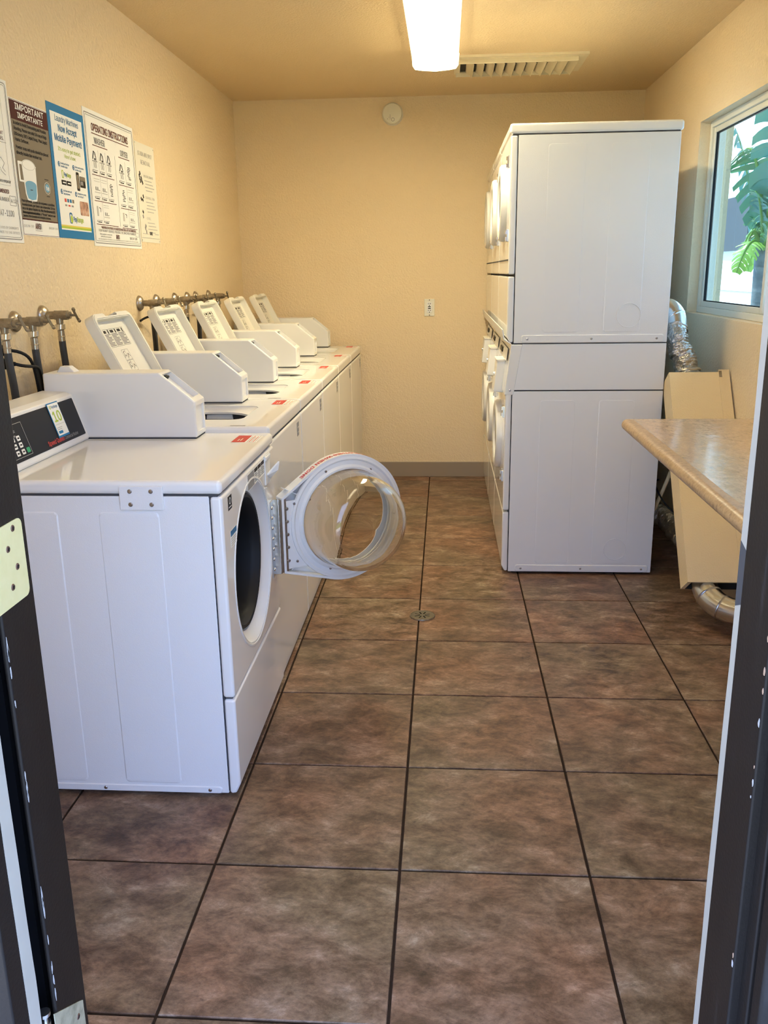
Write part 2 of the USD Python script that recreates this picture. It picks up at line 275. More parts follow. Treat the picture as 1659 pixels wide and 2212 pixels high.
struct('roof', bx(xL - .3, XO + .95, yF - .35, yB + .3, ZC + .14, ZC + .24), 'outside')
def board(x0, x1, y0, y1): return rb(x0, x1, y0, y1, 0.0, .105, .002, 8)
struct('baseboard_back', board(xL, xR, yB - .007, yB), 'baseboard')
struct('baseboard_left', board(xL, xL + .007, yF, yB - .007), 'baseboard')
struct('baseboard_right', board(xR - .007, xR, yF, yB - .007), 'baseboard')

# door frame (trim_1), open door leaf (door_1)
tr = thing('trim_1', None, None, kind='structure')
def wobble_strip(x0, x1, y0, y1, z0, z1, seed, amp=.0025, n=70):
    """a strip facing sideways whose two long edges wander like hand-cut paint"""
    zz = np.linspace(z0, z1, n); w0 = (meshkit.fbm(np.c_[zz * 9, zz * 0 + seed, zz * 0], 3) - .5) * 2 * amp; w1 = (meshkit.fbm(np.c_[zz * 9, zz * 0 + seed + 7, zz * 0], 3) - .5) * 2 * amp
    pg = Polygon(np.vstack([np.c_[y0 + w0, zz], np.c_[y1 + w1, zz][::-1]])).buffer(0)
    return ext(pg, x1 - x0, (x0, 0, 0), (0, 1, 0), (0, 0, 1))
lj = obj('jamb', [rb(DL - .007, DL, .990, yF, 0, DH, .003), bx(DL - .03, DL - .006, 1.03, yF, 0, DH)], 'jamb', tr)
obj('jamb_backing', bx(DL - .13, DL - .028, 1.018, 1.031, 0, DH), 'black', tr)
obj('rabbet', bx(DL - .10, DL - .085, .94, .990, 0, DH), 'black', tr)
rj = obj('jamb', rb(DR, DR + .03, .952, yF - .022, 0, DH, .003), 'jamb', tr)
obj('jamb_edge', wobble_strip(DR + .001, DR + .03, yF - .026, yF - .001, 0, DH, 3), 'cream_edge', tr, label='cream painted inner edge of the right door jamb')
obj('door_stop', rb(DR + .012, DR + .05, .925, .955, 0, DH, .003), 'jamb', tr)
obj('casing', rb(DR + .013, DR + .048, .891, .918, 0, DH, .004), 'jamb', tr)
pp_ = Polygon([(1.055, .985), (1.077, .975), (1.079, 1.062), (1.057, 1.055), (1.053, 1.02)])
obj('paint_smear', ext(affinity.scale(pp_, -1, 1, origin=(0, 0)), .0006, (DR + .0011, 0, 0), (0, -1, 0), (0, 0, 1)), 'slate', tr, label='grey paint smear across the cream edge')
obj('head_jamb', rb(DL - .03, DR + .03, .952, yF, DH, DH + .03, .003), 'jamb', tr)
rnd = random.Random(5)
for k in range(16):   # paint chips along the right and left jamb edges
    z = rnd.uniform(.25, 1.25); yy = .953 + rnd.uniform(0, .004); s = rnd.uniform(.0008, .0028)
    pg = Polygon([(yy + s * 1.0 * math.cos(a) * rnd.uniform(.6, 1.2), z + s * 2.6 * math.sin(a) * rnd.uniform(.6, 1.2)) for a in np.linspace(0, 2 * np.pi, 9)[:-1]]).buffer(0)
    obj('paint_chip', ext(pg, .0006, (DR + .0001, 0, 0), (0, 0, 1), (0, 1, 0)) if False else ext(affinity.scale(pg, -1, 1, origin=(0, 0)), .0006, (DR, 0, 0), (0, -1, 0), (0, 0, 1)), 'chip' if k % 4 else 'chip_white', rj, smooth=False)
for k in range(16):
    z = rnd.uniform(.2, .95); s = rnd.uniform(.0008, .0018); yy = .993
    pg = Polygon([(yy + s * math.cos(a), z + s * rnd.uniform(2, 12) * math.sin(a)) for a in np.linspace(0, 2 * np.pi, 9)[:-1]]).buffer(0)
    obj('paint_chip', ext(pg, .0006, (DL, 0, 0), (0, 1, 0), (0, 0, 1)), 'chip_white', lj, smooth=False)
def hinge(z0, z1, mname, y1=1.0665, y0=.983, screws=(), shape=None):
    r = .010; pg = shape or sbox(y0, z0, y1 - r, z1).union(rrect(y0, z0, y1, z1, r))
    h = obj('hinge_leaf', ext(pg, .0016, (DL, 0, 0), (0, 1, 0), (0, 0, 1)), mname, tr, smooth=False)
    for (a, b) in screws:
        head = lathe([(0, .0012), (.0040, .0010), (.0046, 0), (.0046, -.001)], (DL + .0016, a, b), (1, 0, 0), 18)
        obj('screw', head, 'screw_bronze', h)
        c = sbox(-.0026, -.0006, .0026, .0006).union(sbox(-.0006, -.0026, .0006, .0026))
        obj('screw_slot', ext(affinity.rotate(c, 20), .0004, (DL + .0026, a, b), (0, 1, 0), (0, 0, 1)), 'black', h, smooth=False)
    return h
hinge(.985, 1.092, 'brass', screws=[(1.0415, 1.083 - .0), (1.0235, 1.0602 - .0), (1.0415, 1.0312), (1.0235, 1.0090)])
hinge(.2, .3, 'brass_worn', screws=[(1.046, .303)], shape=Polygon([(.980, .205), (1.0665, .205), (1.0665, .314), (1.056, .322), (.980, .374)]))
obj('hinge_knuckle', [cyl((DL - .010, .974, .21), (DL - .010, .974, .366), .0075), cyl((DL - .010, .974, .365), (DL - .010, .974, .3785), .004), cyl((DL - .010, .974, .378), (DL - .010, .974, .3835), .0085)], 'steel', tr)
dr = thing('door_1', None, None, kind='structure')
obj('door_leaf', rb(DL - .94, DL - .009, .898, .963, .01, DH - .01, .003), 'jamb', dr)
obj('bare_edge', wobble_strip(DL - .0095, DL - .0085, .9345, .9625, .012, DH - .012, 21, .0012), 'cream_edge', dr, label='cream unpainted strip on the edge of the open door')

# window: recess in the right wall, vinyl slider
wn = thing('window_1', None, None, kind='structure')
def ring(x0, x1, y0, y1, z0, z1, w, r=.003):
    return [rb(x0, x1, y0, y0 + w, z0, z1, r), rb(x0, x1, y1 - w, y1, z0, z1, r), rb(x0, x1, y0 + w - .001, y1 - w + .001, z1 - w, z1, r), rb(x0, x1, y0 + w - .001, y1 - w + .001, z0, z0 + w, r)]
obj('window_frame', ring(1.283, 1.352, WY0, WY1, WZ0, WZ1, .030), 'vinyl', wn)
for k, (a, b, xx) in enumerate([(3.76, WY1 - .030, 1.293), (WY0 + .030, 3.80, 1.322)]):
    sash = obj('sash', ring(xx, xx + .026, a, b, WZ0 + .030, WZ1 - .030, .026), 'vinyl', wn)
    obj('gasket', ring(xx + .006, xx + .020, a + .024, b - .024, WZ0 + .054, WZ1 - .054, .006, .001), 'black_rubber', sash)
    obj('pane', bx(xx + .011, xx + .015, a + .026, b - .026, WZ0 + .056, WZ1 - .056), 'pane', sash)

# ------------------------------------------------------------------ front-loading washer (nearest, door open)
def screw_y(x, z, y, r=.0052): return [lathe([(0, .0028), (r * .7, .0024), (r, .0008), (r, -.001)], (x, y, z), (0, -1, 0), 14)]
YN, YE = 2.078, 2.761; WF = -0.555; WBK = -1.255; WT = 0.898
w1 = thing('front_loading_washer', 'white front-loading washer with its round glass door swung open, nearest the doorway', 'washing machine', ((WF + WBK) / 2, (YN + YE) / 2, 0))
MS = 'Speed Queen'
fp = -0.587
pc, pz = 2.405, .580
bore = m3.Manifold.cylinder(.60, .254, .254, 64).rotate((0, 90, 0)).translate((-1.15, pc, pz))
obj('cabinet', [rb(WBK, fp - .001, YN + .002, YE - .002, .012, .858, .003, 8) - bore, bx(WBK + .05, fp - .03, YN + .03, YE - .03, .0, .014)], 'white', w1)
obj('lid_gap', bx(WBK + .01, fp + .02, YN + .006, YE - .006, .855, .863), 'groove', w1)
for x0, x1 in ((-1.14, -.983), (-.876, -.719)): obj('pressed_panel', embossed(x0, .040, x1, .817, YN + .002), 'white', w1)
rail = obj('base_rail', embossed(WBK + .01, .012, -.605, .033, YN + .002, .008, .003), 'white', w1)
for x in (-.935, -.640): obj('screw', screw_y(x, .023, YN - .001), 'screw', rail)
top = obj('top_panel', rb(WBK, WF, YN, YE, .862, WT, .013, 20), 'white_gloss', w1)
# front upper panel with the port
port = m3.Manifold.cylinder(.2, .238, .238, 64).rotate((0, 90, 0)).translate((-.70, pc, pz))
obj('front_panel', rb(fp, WF, YN, YE - .001, .302, .857, .009, 16) - port, 'white_gloss', w1, smooth=30)
obj('lower_front_panel', hull([(x, y, z) for y in (YN + .009, YE - .010) for x, z in ((fp + .009, .019), (fp + .009, .289), (WF - .008, .289), (WF - .008, .042), (WF - .018, .020))], .008, 14), 'white_gloss', w1)
obj('panel_gap', bx(fp + .004, WF - .008, YN + .01, YE - .01, .29, .31), 'groove', w1)
obj('side_gap', bx(fp - .003, fp + .003, YN + .0035, YE - .0035, .02, .857) - bore, 'groove', w1)
rg = obj('door_ring', lathe([(.250, -.004), (.249, .0015), (.244, .002), (.238, -.003), (.230, -.018), (.216, -.026), (.206, -.028), (.199, -.044), (.199, -.060), (.262, -.060)], (WF, pc, pz), (1, 0, 0), 72), 'white_plastic', w1)
obj('gasket', lathe([(.200, -.030), (.196, -.024), (.188, -.026), (.182, -.040), (.176, -.055), (.178, -.10), (.20, -.10)], (WF, pc, pz), (1, 0, 0), 72), 'black_rubber', w1)
obj('drum', lathe([(.182, -.09), (.215, -.11), (.222, -.40), (.16, -.43), (0.0, -.44)], (WF, pc, pz), (1, 0, 0), 48), 'drum', w1)
br = obj('clip_plate', rb(-.816, -.704, YN - .004, YN + .004, .823, .885, .002, 8), 'white', w1)
for x in (-.788, -.734):
    for z in (.838, .872): obj('screw', screw_y(x, z, YN - .004, .0058), 'screw', br)
# stickers on the front
def front_sheet(y0, z0, lift=.0006): return Sheet((WF, y0, z0), (0, 1, 0), (0, 0, 1), lift)
st = obj('warning_sticker', ext(sbox(0, 0, .232, .048), .0004, (WF, 2.366, .799), (0, 1, 0), (0, 0, 1)), 'paper', w1, smooth=False)
s = front_sheet(2.366, .799); s.rect('ink_grey', .002, .002, .085, .046)
for a in range(3): s.rect('ink', .092 + a * .047, .034, .134 + a * .047, .045)
for a in range(3):
    for b in range(5): s.rect('ink_grey', .092 + a * .047, .006 + b * .0054, .092 + a * .047 + (.040, .034, .038, .041, .028)[b], .0088 + b * .0054)
s.build(st, {'ink_grey': 'printed_block', 'ink': 'printed_heading'})
st = obj('energy_sticker', ext(sbox(0, 0, .040, .037), .0004, (WF, 2.135, .805), (0, 1, 0), (0, 0, 1)), 'black', w1, smooth=False, label='small black square sticker')
s = front_sheet(2.135, .805); s.poly('paper', Point(.02, .023).buffer(.009).difference(Point(.02, .023).buffer(.007))); s.rect('paper', .006, .006, .034, .0085); s.build(st, {'paper': 'printed_mark'})
st = obj('blue_sticker', ext(sbox(0, 0, .064, .045), .0004, (WF, 2.142, .703), (0, 1, 0), (0, 0, 1)), 'paper', w1, smooth=False)
s = front_sheet(2.142, .703); s.rect('blue_ink', 0, .030, .064, .045)
for b in range(4): s.rect('ink_light', .003, .004 + b * .006, .058, .006 + b * .006)
s.build(st, {'blue_ink': 'blue_heading', 'ink_light': 'small_print'})
lt = obj('latch', [rb(WF, WF + .004, 2.600, 2.672, .760, .852, .0018, 8), hull([(WF + .004, 2.605, .846), (WF + .004, 2.668, .846), (WF + .004, 2.605, .838), (WF + .004, 2.668, .838)], .003, 8),
     hull([(WF + .006, 2.625, .79), (WF + .030, 2.650, .80), (WF + .034, 2.655, .822), (WF + .006, 2.655, .775)], .004, 10)], 'white_plastic', w1)
# control panel at the back
cpo, cpu = V(-1.118, 0, .899), V(-1.162, 0, 1.043)
cp = obj('control_panel', hull([(x, y, z) for y in (YN + .012, 2.642) for x, z in ((-1.250, .906), (-1.126, .906), (-1.166, 1.034), (-1.180, 1.040), (-1.250, 1.044))], .008, 14), 'white_plastic', w1)
up = (cpu - cpo) / np.linalg.norm(cpu - cpo); nrm = np.cross((0, 1, 0), up)
face_o = V(-1.126, 0, .906) + nrm * .0085
cf = obj('control_face', ext(rrect(2.105, .012, 2.628, .128, .004), .0012, face_o, (0, 1, 0), up), 'black', cp, smooth=False, label='black control face')
s = Sheet(face_o + nrm * .0012, (0, 1, 0), up, .0005)
s.outline('ink_light', sbox(2.11, .022, 2.272, .112), .0012)
s.text('red', MS, 2.372, .020, .013, .105, True); s.text('ink_grey', 'Commercial Washer', 2.482, .020, .010, .095)
s.text('ink_light', 'PRICE', 2.20, .090, .006); s.text('ink_light', 'TEMP', 2.20, .078, .005)
for r_ in range(3):
    for c_ in range(3):
        q = 2.160 + c_ * .030; z_ = .028 + r_ * .019; s.poly('paper', rrect(q, z_, q + .018, z_ + .014, .002)); s.rect('ink', q + .004, z_ + .005, q + .014, z_ + .009, 2)
s.poly('green_key', rrect(2.248, .028, 2.266, .042, .002))
s.build(cp, {'red': 'maker_name', 'paper': 'keypad', 'ink': 'key_symbols', 'green_key': 'start_key', 'ink_light': 'panel_outline', 'ink_grey': 'model_lettering'})
sk = obj('number_sticker', ext(sbox(2.448, .030, 2.522, .134), .0005, face_o + nrm * .0022, (0, 1, 0), up), 'blue', cp, smooth=False, label='blue and white sticker numbered 10')
s = Sheet(face_o + nrm * .0027, (0, 1, 0), up, .0005)
s.rect('paper', 2.451, .036, 2.519, .131); s.text('green', '10', 2.485, .077, .030, .050, True, 'c'); s.text('blue_ink', 'PayRange', 2.470, .117, .008, .040); s.poly('green', Point(2.462, .121).buffer(.005).difference(Point(2.462, .121).buffer(.003)), 2)
s.rect('ink_light', 2.453, .068, 2.517, .069, 2); s.rect('ink_light', 2.456, .058, 2.490, .060, 2); s.rect('ink_light', 2.456, .053, 2.486, .055, 2); s.rect('blue', 2.458, .041, 2.484, .049, 2)
s.build(cp, {'paper': 'sticker_face', 'green': 'sticker_number', 'blue_ink': 'sticker_name', 'ink_light': 'sticker_small_print', 'blue': 'sticker_bar'})
def red_sticker(parent, y0, z, x0=-.652):
    st = obj('caution_sticker', ext(sbox(0, 0, .112, .078), .0004, (x0 + .078, y0, z), (0, 1, 0), (-1, 0, 0)), 'paper', parent, smooth=False)
    s = Sheet((x0 + .078, y0, z), (0, 1, 0), (-1, 0, 0), .0005); s.rect('red', 0, .036, .112, .078); s.rect('paper_faded', .02, .052, .060, .055, 2); s.rect('paper_faded', .02, .060, .050, .063, 2)
    for b in range(5): s.rect('red' if b % 2 else 'ink_light', .004, .004 + b * .006, .105 - (b % 3) * .012, .0062 + b * .006)
    s.build(st, {'red': 'red_block', 'paper_faded': 'white_lettering', 'ink_light': 'small_print'})
red_sticker(w1, 2.590, WT + .0002)

def coin_meter(parent, y0, y1, zt, dz):
    """the long coin box standing on the far side of a washer's top"""
    pro = [(-1.250, zt + .004), (-.772, zt + .004), (-.772, 1.014 + dz), (-.880, 1.104 + dz), (-1.250, 1.104 + dz)]
    r = .006; q = Polygon(pro).buffer(-r, join_style=2); pts = list(q.exterior.coords)[:-1]
    body = hull([(x, y, z) for x, z in pts for y in (y0 + r, y1 - r)], r, 14)
    # sloped mouth: a recess cut along the slope, and a plain one in the front
    dv = V(-.880 + .772, 0, 1.104 - 1.014); L = np.linalg.norm(dv); dv /= L; nv = V(dv[2], 0, -dv[0])
    c = V(-.772, (y0 + y1) / 2, 1.014 + dz) + dv * L * .53
    cut = m3.Manifold.cube((L * .80, (y1 - y0) * .80, .036), True)
    m = np.eye(4)[:3]; m = np.array([[dv[0], 0, nv[0], c[0]], [0, 1, 0, c[1]], [dv[2], 0, nv[2], c[2]]]); m[:, 1] = [0, 1, 0]
    if np.linalg.det(m[:, :3]) < 0: m[:, 1] *= -1
    m[:, 3] = c
    body = body - cut.transform(m) - bx(-.779, -.76, y0 + .014, y1 - .014, zt + .020, 1.000 + dz)
    cm = obj('coin_box', body, 'white_plastic', parent, smooth=25)
    obj('foot_gap', bx(-1.24, -.776, y0 + .003, y1 - .003, zt - .001, zt + .006), 'groove', cm)
    e = c + dv * L * .36 - nv * .014
    obj('lock', [cyl(e - V(0, .010, 0), e + V(0, .010, 0), .0075), cyl(e + V(0, .012, 0), e + V(0, .03, 0), .004)], 'black_rubber', cm)
    return cm
cm1 = coin_meter(w1, 2.648, 2.758, WT, 0)
obj('top_bump', hull([(-1.215, 2.69, 1.104), (-1.165, 2.69, 1.104), (-1.205, 2.69, 1.118), (-1.180, 2.69, 1.118), (-1.215, 2.72, 1.104), (-1.165, 2.72, 1.104), (-1.205, 2.715, 1.118), (-1.180, 2.715, 1.118)], .004, 10), 'white_plastic', cm1)
# open door: hinge line at (-.533, 2.70); opened past the square
HX, HY, HZ = -.533, 2.700, .565; PHI = math.radians(36)
du, dnv = V(math.cos(PHI), math.sin(PHI), 0), V(math.sin(PHI), -math.cos(PHI), 0)     # along the door; inner normal (towards the viewer)
def D(a, b, c=0.0): return V(HX, HY, 0) + du * a + V(0, 0, b) + dnv * c               # a along the door, b height, c towards the viewer
DC, DZ, DRo = .249, .590, .219
circ = Point(DC, DZ).buffer(DRo, quad_segs=24); tear = unary_union([circ, sbox(.006, .437, .03, .692)]).convex_hull
inner = Point(DC, DZ).buffer(.166, quad_segs=24)
uu, vv_ = du, V(0, 0, 1)                       # u x v = outward? chosen so that n = u x v
nn = np.cross(uu, vv_)                          # = (sin, -cos, 0): towards the viewer
shell = tear.difference(tear.buffer(-.008))
dd = obj('washer_door', [ext(shell, .042, D(0, 0, -.036), uu, vv_), ext(tear.buffer(-.003).difference(inner), .004, D(0, 0, -.036), uu, vv_)], 'white_plastic', w1, smooth=30)
ring_in = Point(DC, DZ).buffer(.212, quad_segs=24).difference(inner)
plate = sbox(.012, .448, .115, .680).difference(Point(DC, DZ).buffer(.200))
obj('inner_ring', [ext(ring_in.union(plate.intersection(tear.buffer(-.010))), .006, D(0, 0, -.004), uu, vv_),
     lathe([(.212, .002), (.211, .006), (.203, .008), (.197, .004), (.184, .004), (.177, .012), (.168, .012), (.164, .002)], D(DC, DZ, 0), dnv, 64)], 'white_plastic', dd, smooth=30)
for k in range(5): obj('stiffener', ext(affinity.rotate(sbox(0, -.0012, .06, .0012), (150, 165, 195, 205, 215)[k], origin=(0, 0)), .030, D(DC + .20 * math.cos(math.radians((150, 165, 195, 205, 215)[k])), DZ + .20 * math.sin(math.radians((150, 165, 195, 205, 215)[k])), -.033), uu, vv_), 'white_plastic', dd, smooth=False)
G0 = [(.172, .006), (.171, .014), (.168, .024), (.165, .075), (.160, .115), (.149, .148), (.126, .170), (.07, .181), (0, .184)]
prof = G0 + [(0, .176), (.068, .173), (.121, .163), (.142, .142), (.152, .111), (.157, .073), (.160, .018), (.164, .006)]
def bowl():
    p = []
    for a, b in zip(prof[:-1], prof[1:]):
        for t in np.linspace(0, 1, 4)[:-1]: p.append((a[0] + (b[0] - a[0]) * t, a[1] + (b[1] - a[1]) * t))
    p = np.array(p + [prof[-1]]);  # gently smoothed profile
    q = p.copy(); q[1:-1] = (p[:-2] + 2 * p[1:-1] + p[2:]) / 4; q[:, 0] = np.maximum(q[:, 0], 0)
    k = np.where(p[:, 0] < 1e-9)[0]; q[k, 0] = 0
    return lathe(q, D(DC, DZ, -.002), dnv, 96, close=True)
obj('glass_bowl', bowl(), 'clear', dd, smooth=50)
hg = obj('hinge', [cyl((HX - .004, HY, .437), (HX - .004, HY, .690), .0055)] + [lathe([(.0062, 0), (.0062, .016)], (HX - .004, HY, .438 + .0182 * k), (0, 0, 1), 14) for k in range(14)] +
         [ext(sbox(.0, .44, .022, .688), .0015, D(0, 0, .003), uu, vv_), bx(WF + .001, HX - .003, HY - .008, HY - .003, .437, .690)], 'steel', dd)
hb = obj('hinge_plate', bx(WF, WF + .002, HY - .046, HY - .004, .437, .690), 'screw', dd)
for b in (.460, .495, .530, .565, .600, .635, .668): obj('screw', lathe([(0, .004), (.004, .0035), (.0056, .001), (.0056, -.001)], (WF + .002, HY - .026, b), (1, 0, 0), 12), 'chrome', dd)
for b in (.655, .612, .568, .524, .478): obj('screw', lathe([(0, .004), (.004, .0035), (.0056, .001), (.0056, -.001)], D(.024, b, .0045), dnv, 14), 'screw', dd)
for a, b in ((.052, .668), (.055, .470), (.112, .672), (.083, .560), (.118, .472), (.172, .760), (.178, .421), (.345, .745)): obj('screw', lathe([(0, .003), (.0035, .0028), (.0045, .001), (.0045, -.002)], D(a, b, .004), dnv, 12), 'screw', dd)
obj('door_catch', [rb(-.006, .006, -.02, .02, -.004, .012, .003)] and [hull([D(DC + .192, DZ - .01, .004), D(DC + .200, DZ + .02, .004), D(DC + .205, DZ - .01, -.006)], .006, 10), hull([D(DC + .212, DZ - .012, -.012), D(DC + .212, DZ + .004, -.012)], .006, 10)], 'white_plastic', dd)
# red lettering along the upper rim of the door
def rim_text(t, h):
    q = meshkit.text_mesh(t, h, .0004, True); v = np.array(q.vertices); L = v[:, 0].max(); co = np.array(tear.exterior.coords)
    line = LineString(co); ref = line.project(Point(.085, .760)); out = []
    sgn = 1 if line.interpolate(ref + .01).x < line.interpolate(ref).x else -1       # direction that runs to the hinge
    for x, y, z in v:
        p0 = line.interpolate((ref + sgn * (x - L * .98)) % line.length); p1 = line.interpolate((ref + sgn * (x - L * .98) + sgn * .002) % line.length)
        tx, tz = p1.x - p0.x, p1.y - p0.y; l = math.hypot(tx, tz); nx, nz = (tz / l, -tx / l)
        if (p0.x - DC) * nx + (p0.y - DZ) * nz < 0: nx, nz = -nx, -nz
        out.append(D(p0.x + nx * (z + .0004), p0.y + nz * (z + .0004), -.004 - h * 1.1 + y))
    return trimesh.Trimesh(np.array(out), q.faces, process=False)
t_ = rim_text('REMOVE CLOTHES WHEN DONE', .016); t_.fix_normals()
obj('rim_lettering', t_, 'red', dd, smooth=False, label='red lettering along the rim of the open door')

# ------------------------------------------------------------------ five top-loading washers in a row behind it
P = .637; Y0 = 2.765; TT = .916; XF = -.568
w2 = thing('top_loading_washer', 'white top-loading washer with raised lid, first top-loader, directly beside the front-loading washer', 'washing machine', (-.91, Y0 + P / 2, 0), group='row of top-loading washers')
ya, yb = Y0 + .002, Y0 + P - .002; mid = Y0 + .318
obj('cabinet', [rb(-1.255, XF, ya, yb, .012, .862, .010, 14) - bx(-1.0, -.7, ya + .05, yb - .05, .5, .9), bx(-1.2, XF - .03, ya + .04, yb - .04, 0, .014)], 'white_gloss', w2)
hole = rrect(-1.005, mid - .175, -.690, mid + .140, .045, 8)
# top: a rounded slab with the wash opening, dished down to the round tub mouth
slab = rb(-1.255, XF, ya, yb, .866, TT, .012, 18)
cut = m3.Manifold.extrude(m3.CrossSection([np.array(hole.exterior.coords)[:-1][::1] if hole.exterior.is_ccw else np.array(hole.exterior.coords)[:-1][::-1]]), .2).translate((0, 0, .8))
obj('top_panel', slab - cut, 'white_gloss', w2, smooth=30)
obj('lid_gap', bx(-1.24, XF - .006, ya + .004, yb - .004, .861, .867) - bx(-1.01, -.68, mid - .18, mid + .15, .8, .9), 'groove', w2)
nb = 64; hp = np.array([hole.exterior.interpolate(t, normalized=True).coords[0] for t in np.arange(nb) / nb]); cx, cy = hole.centroid.x, hole.centroid.y
ang = np.arctan2(hp[:, 1] - cy, hp[:, 0] - cx); tubc = np.c_[cx + .146 * np.cos(ang), cy + .146 * np.sin(ang)]
def loft(rings):
    v = np.vstack(rings); n = len(rings[0]); f = []
    for k in range(len(rings) - 1):
        for i in range(n):
            a, b, c, d = k * n + i, k * n + (i + 1) % n, (k + 1) * n + (i + 1) % n, (k + 1) * n + i; f += [(a, b, c), (a, c, d)]
    return trimesh.Trimesh(v, np.array(f), process=False)
def up_(a, z): return np.c_[a, np.full(len(a), z)]
mix = lambda t: hp * (1 - t) + tubc * t
obj('wash_opening', loft([up_(hp, TT - .002), up_(mix(.10), TT - .007), up_(mix(.35), TT - .014), up_(mix(.75), TT - .019), up_(mix(1.0), TT - .021), up_(mix(1.0), TT - .028)]), 'white_plastic', w2, smooth=50)
obj('tub', lathe([(.147, TT - .027), (.165, TT - .033), (.168, TT - .12), (.168, TT - .40), (.0, TT - .40)], (cx, cy, 0), (0, 0, 1), 40), 'tub_gap', w2)
obj('basket_rim', lathe([(.150, TT - .098), (.140, TT - .088), (.132, TT - .098), (.132, TT - .36)], (cx, cy, 0), (0, 0, 1), 40), 'steel', w2)
bp = obj('badge', ext(sbox(0, 0, .044, .052), .001, (XF, Y0 + P - .105, .786), (0, 1, 0), (0, 0, 1)), 'ink_grey', w2, smooth=False, label='small grey badge')
s = Sheet((XF + .001, Y0 + P - .105, .786), (0, 1, 0), (0, 0, 1), .0004); s.rect('ink_light', .006, .030, .038, .036); s.rect('ink_light', .006, .012, .038, .016); s.build(bp, {'ink_light': 'badge_print'})
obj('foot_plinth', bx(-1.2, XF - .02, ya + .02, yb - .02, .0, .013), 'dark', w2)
obj('control_panel', hull([(x, y, z) for y in (ya + .012, yb - .125) for x, z in ((-1.247, TT + .006), (-1.126, TT + .006), (-1.160, 1.036), (-1.247, 1.044))], .008, 12), 'white_plastic', w2)
coin_meter(w2, yb - .110, yb, TT, .004)
red_sticker(w2, Y0 + P - .150, TT + .0002, -.655)
obj('corner_sticker', ext(sbox(0, 0, .05, .012), .0004, (-.70, ya + .012, TT + .0002), (1, 0, 0), (0, 1, 0)), 'ink_grey', w2, smooth=False)
# lid: a shallow tray on its hinge, leaning back to the wall, inside facing the room
lu = V(-.160, 0, .322); LL = np.linalg.norm(lu); lu /= LL; ln = np.cross((0, 1, 0), lu)   # faces +x and up
lo = V(-1.040, mid - .185, .924); LW = .365; LL += .012
outl = rrect(0, 0, LW, LL, .035, 8)
notch = rrect(LW * .30, LL - .012, LW * .62, LL + .03, .008)
rim_o = outl.difference(notch)
lid = obj('lid', [ext(rim_o.difference(outl.buffer(-.020)), .030, lo, (0, 1, 0), lu), ext(outl.buffer(-.001), .006, lo - ln * .004, (0, 1, 0), lu), ext(outl.buffer(-.004).difference(outl.buffer(-.017)).difference(notch), .033, lo, (0, 1, 0), lu)], 'lid_plastic', w2, smooth=30)
s = Sheet(lo + ln * .002, (0, 1, 0), lu, .0006)
s.outline('ink_grey', sbox(.085, .255, .285, .322), .0012)
for c_ in range(3):
    x = .087 + c_ * .067; s.rect('ink', x + .004, .308, x + .032, .318); s.rect('ink', x + .048, .306, x + .056, .320)
    for b in range(9): s.rect('ink_grey', x + .003, .259 + b * .0052, x + (.062, .055, .060, .040)[(b + c_) % 4], .2622 + b * .0052)
for r_ in range(3):
    z = .200 - r_ * .042; s.outline('ink_grey', sbox(.160, z, .222, z + .040), .001); s.line('ink_grey', [(.19, z), (.19, z + .04)], .001)
    s.line('ink', [(.166, z + .010), (.172, z + .030), (.184, z + .034)], .002); s.line('ink', [(.196, z + .008), (.205, z + .024), (.216, z + .012)], .002); s.rect('ink', .176, z + .014, .181, z + .020)
s.build(lid, {'ink_grey': 'instruction_print', 'ink': 'instruction_marks'})
obj('lid_plug', ext(affinity.scale(Point(.040, .215).buffer(.011), 1, 1.3), .006, lo, (0, 1, 0), lu), 'tub_gap', lid)
obj('lid_switch', hull([lo + V(0, LW, 0) + lu * .22 + ln * .010, lo + V(0, LW + .006, 0) + lu * .235 + ln * .022], .006, 8), 'black_rubber', lid)
names = ['white top-loading washer with raised lid, second top-loader counted from the open front-loader', 'white top-loading washer with raised lid, middle one of the five top-loaders', 'white top-loading washer with raised lid, last but one before the back wall', 'white top-loading washer with raised lid, against the back wall']
for k in range(4): dup(w2, (-.91, Y0 + P * (k + 1) + P / 2, 0), names[k])

# ------------------------------------------------------------------ stacked dryers on the right
DX0, DX1, DY, DWd = .2707, .9693, 3.954, .683
sd = thing('stacked_dryer', 'tall white stacked dryer nearest the camera, its plain side panels in full view', 'dryer', ((DX0 + DX1) / 2, DY + DWd / 2, 0), group='row of stacked dryers')
da, db = DY, DY + DWd - .008; fx = .302
def side_unit(z0, z1, zb, zt, ped):
    """cabinet box with pressed panels on its near side"""
    obj('cabinet', rb(fx + .001, DX1, da + .002, db, z0, z1, .003, 8), 'white', sd)
    for x0, x1 in ((.428, .584), (.690, .848)): obj('pressed_panel', embossed(x0, zb, x1, zt, da + .002, .012, .0009), 'white', sd)
    rl = obj('base_rail', embossed(.335, z0 + .001, .955, z0 + .036, da + .002, .010, .003), 'white', sd)
    for x in (.362, .642, .924): obj('screw', screw_y(x, z0 + .018, da - .001), 'screw', rl)
    obj('knockout', lathe([(.050, 0), (.0505, .0010), (.0525, .0010), (.053, 0)], (.798, da, zb + .072), (0, -1, 0), 40), 'white', sd)
side_unit(.012, .868, .055, .828, 0)
side_unit(1.081, 1.938, 1.126, 1.902, 0)
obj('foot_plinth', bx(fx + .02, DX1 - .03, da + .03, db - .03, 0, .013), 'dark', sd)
obj('control_housing', hull([(x, y, z) for x, z in ((.344, 1.074), (.312, .876), (DX1 - .003, .876), (DX1 - .003, 1.074)) for y in (da + .005, db - .003)], .003, 8), 'white', sd)
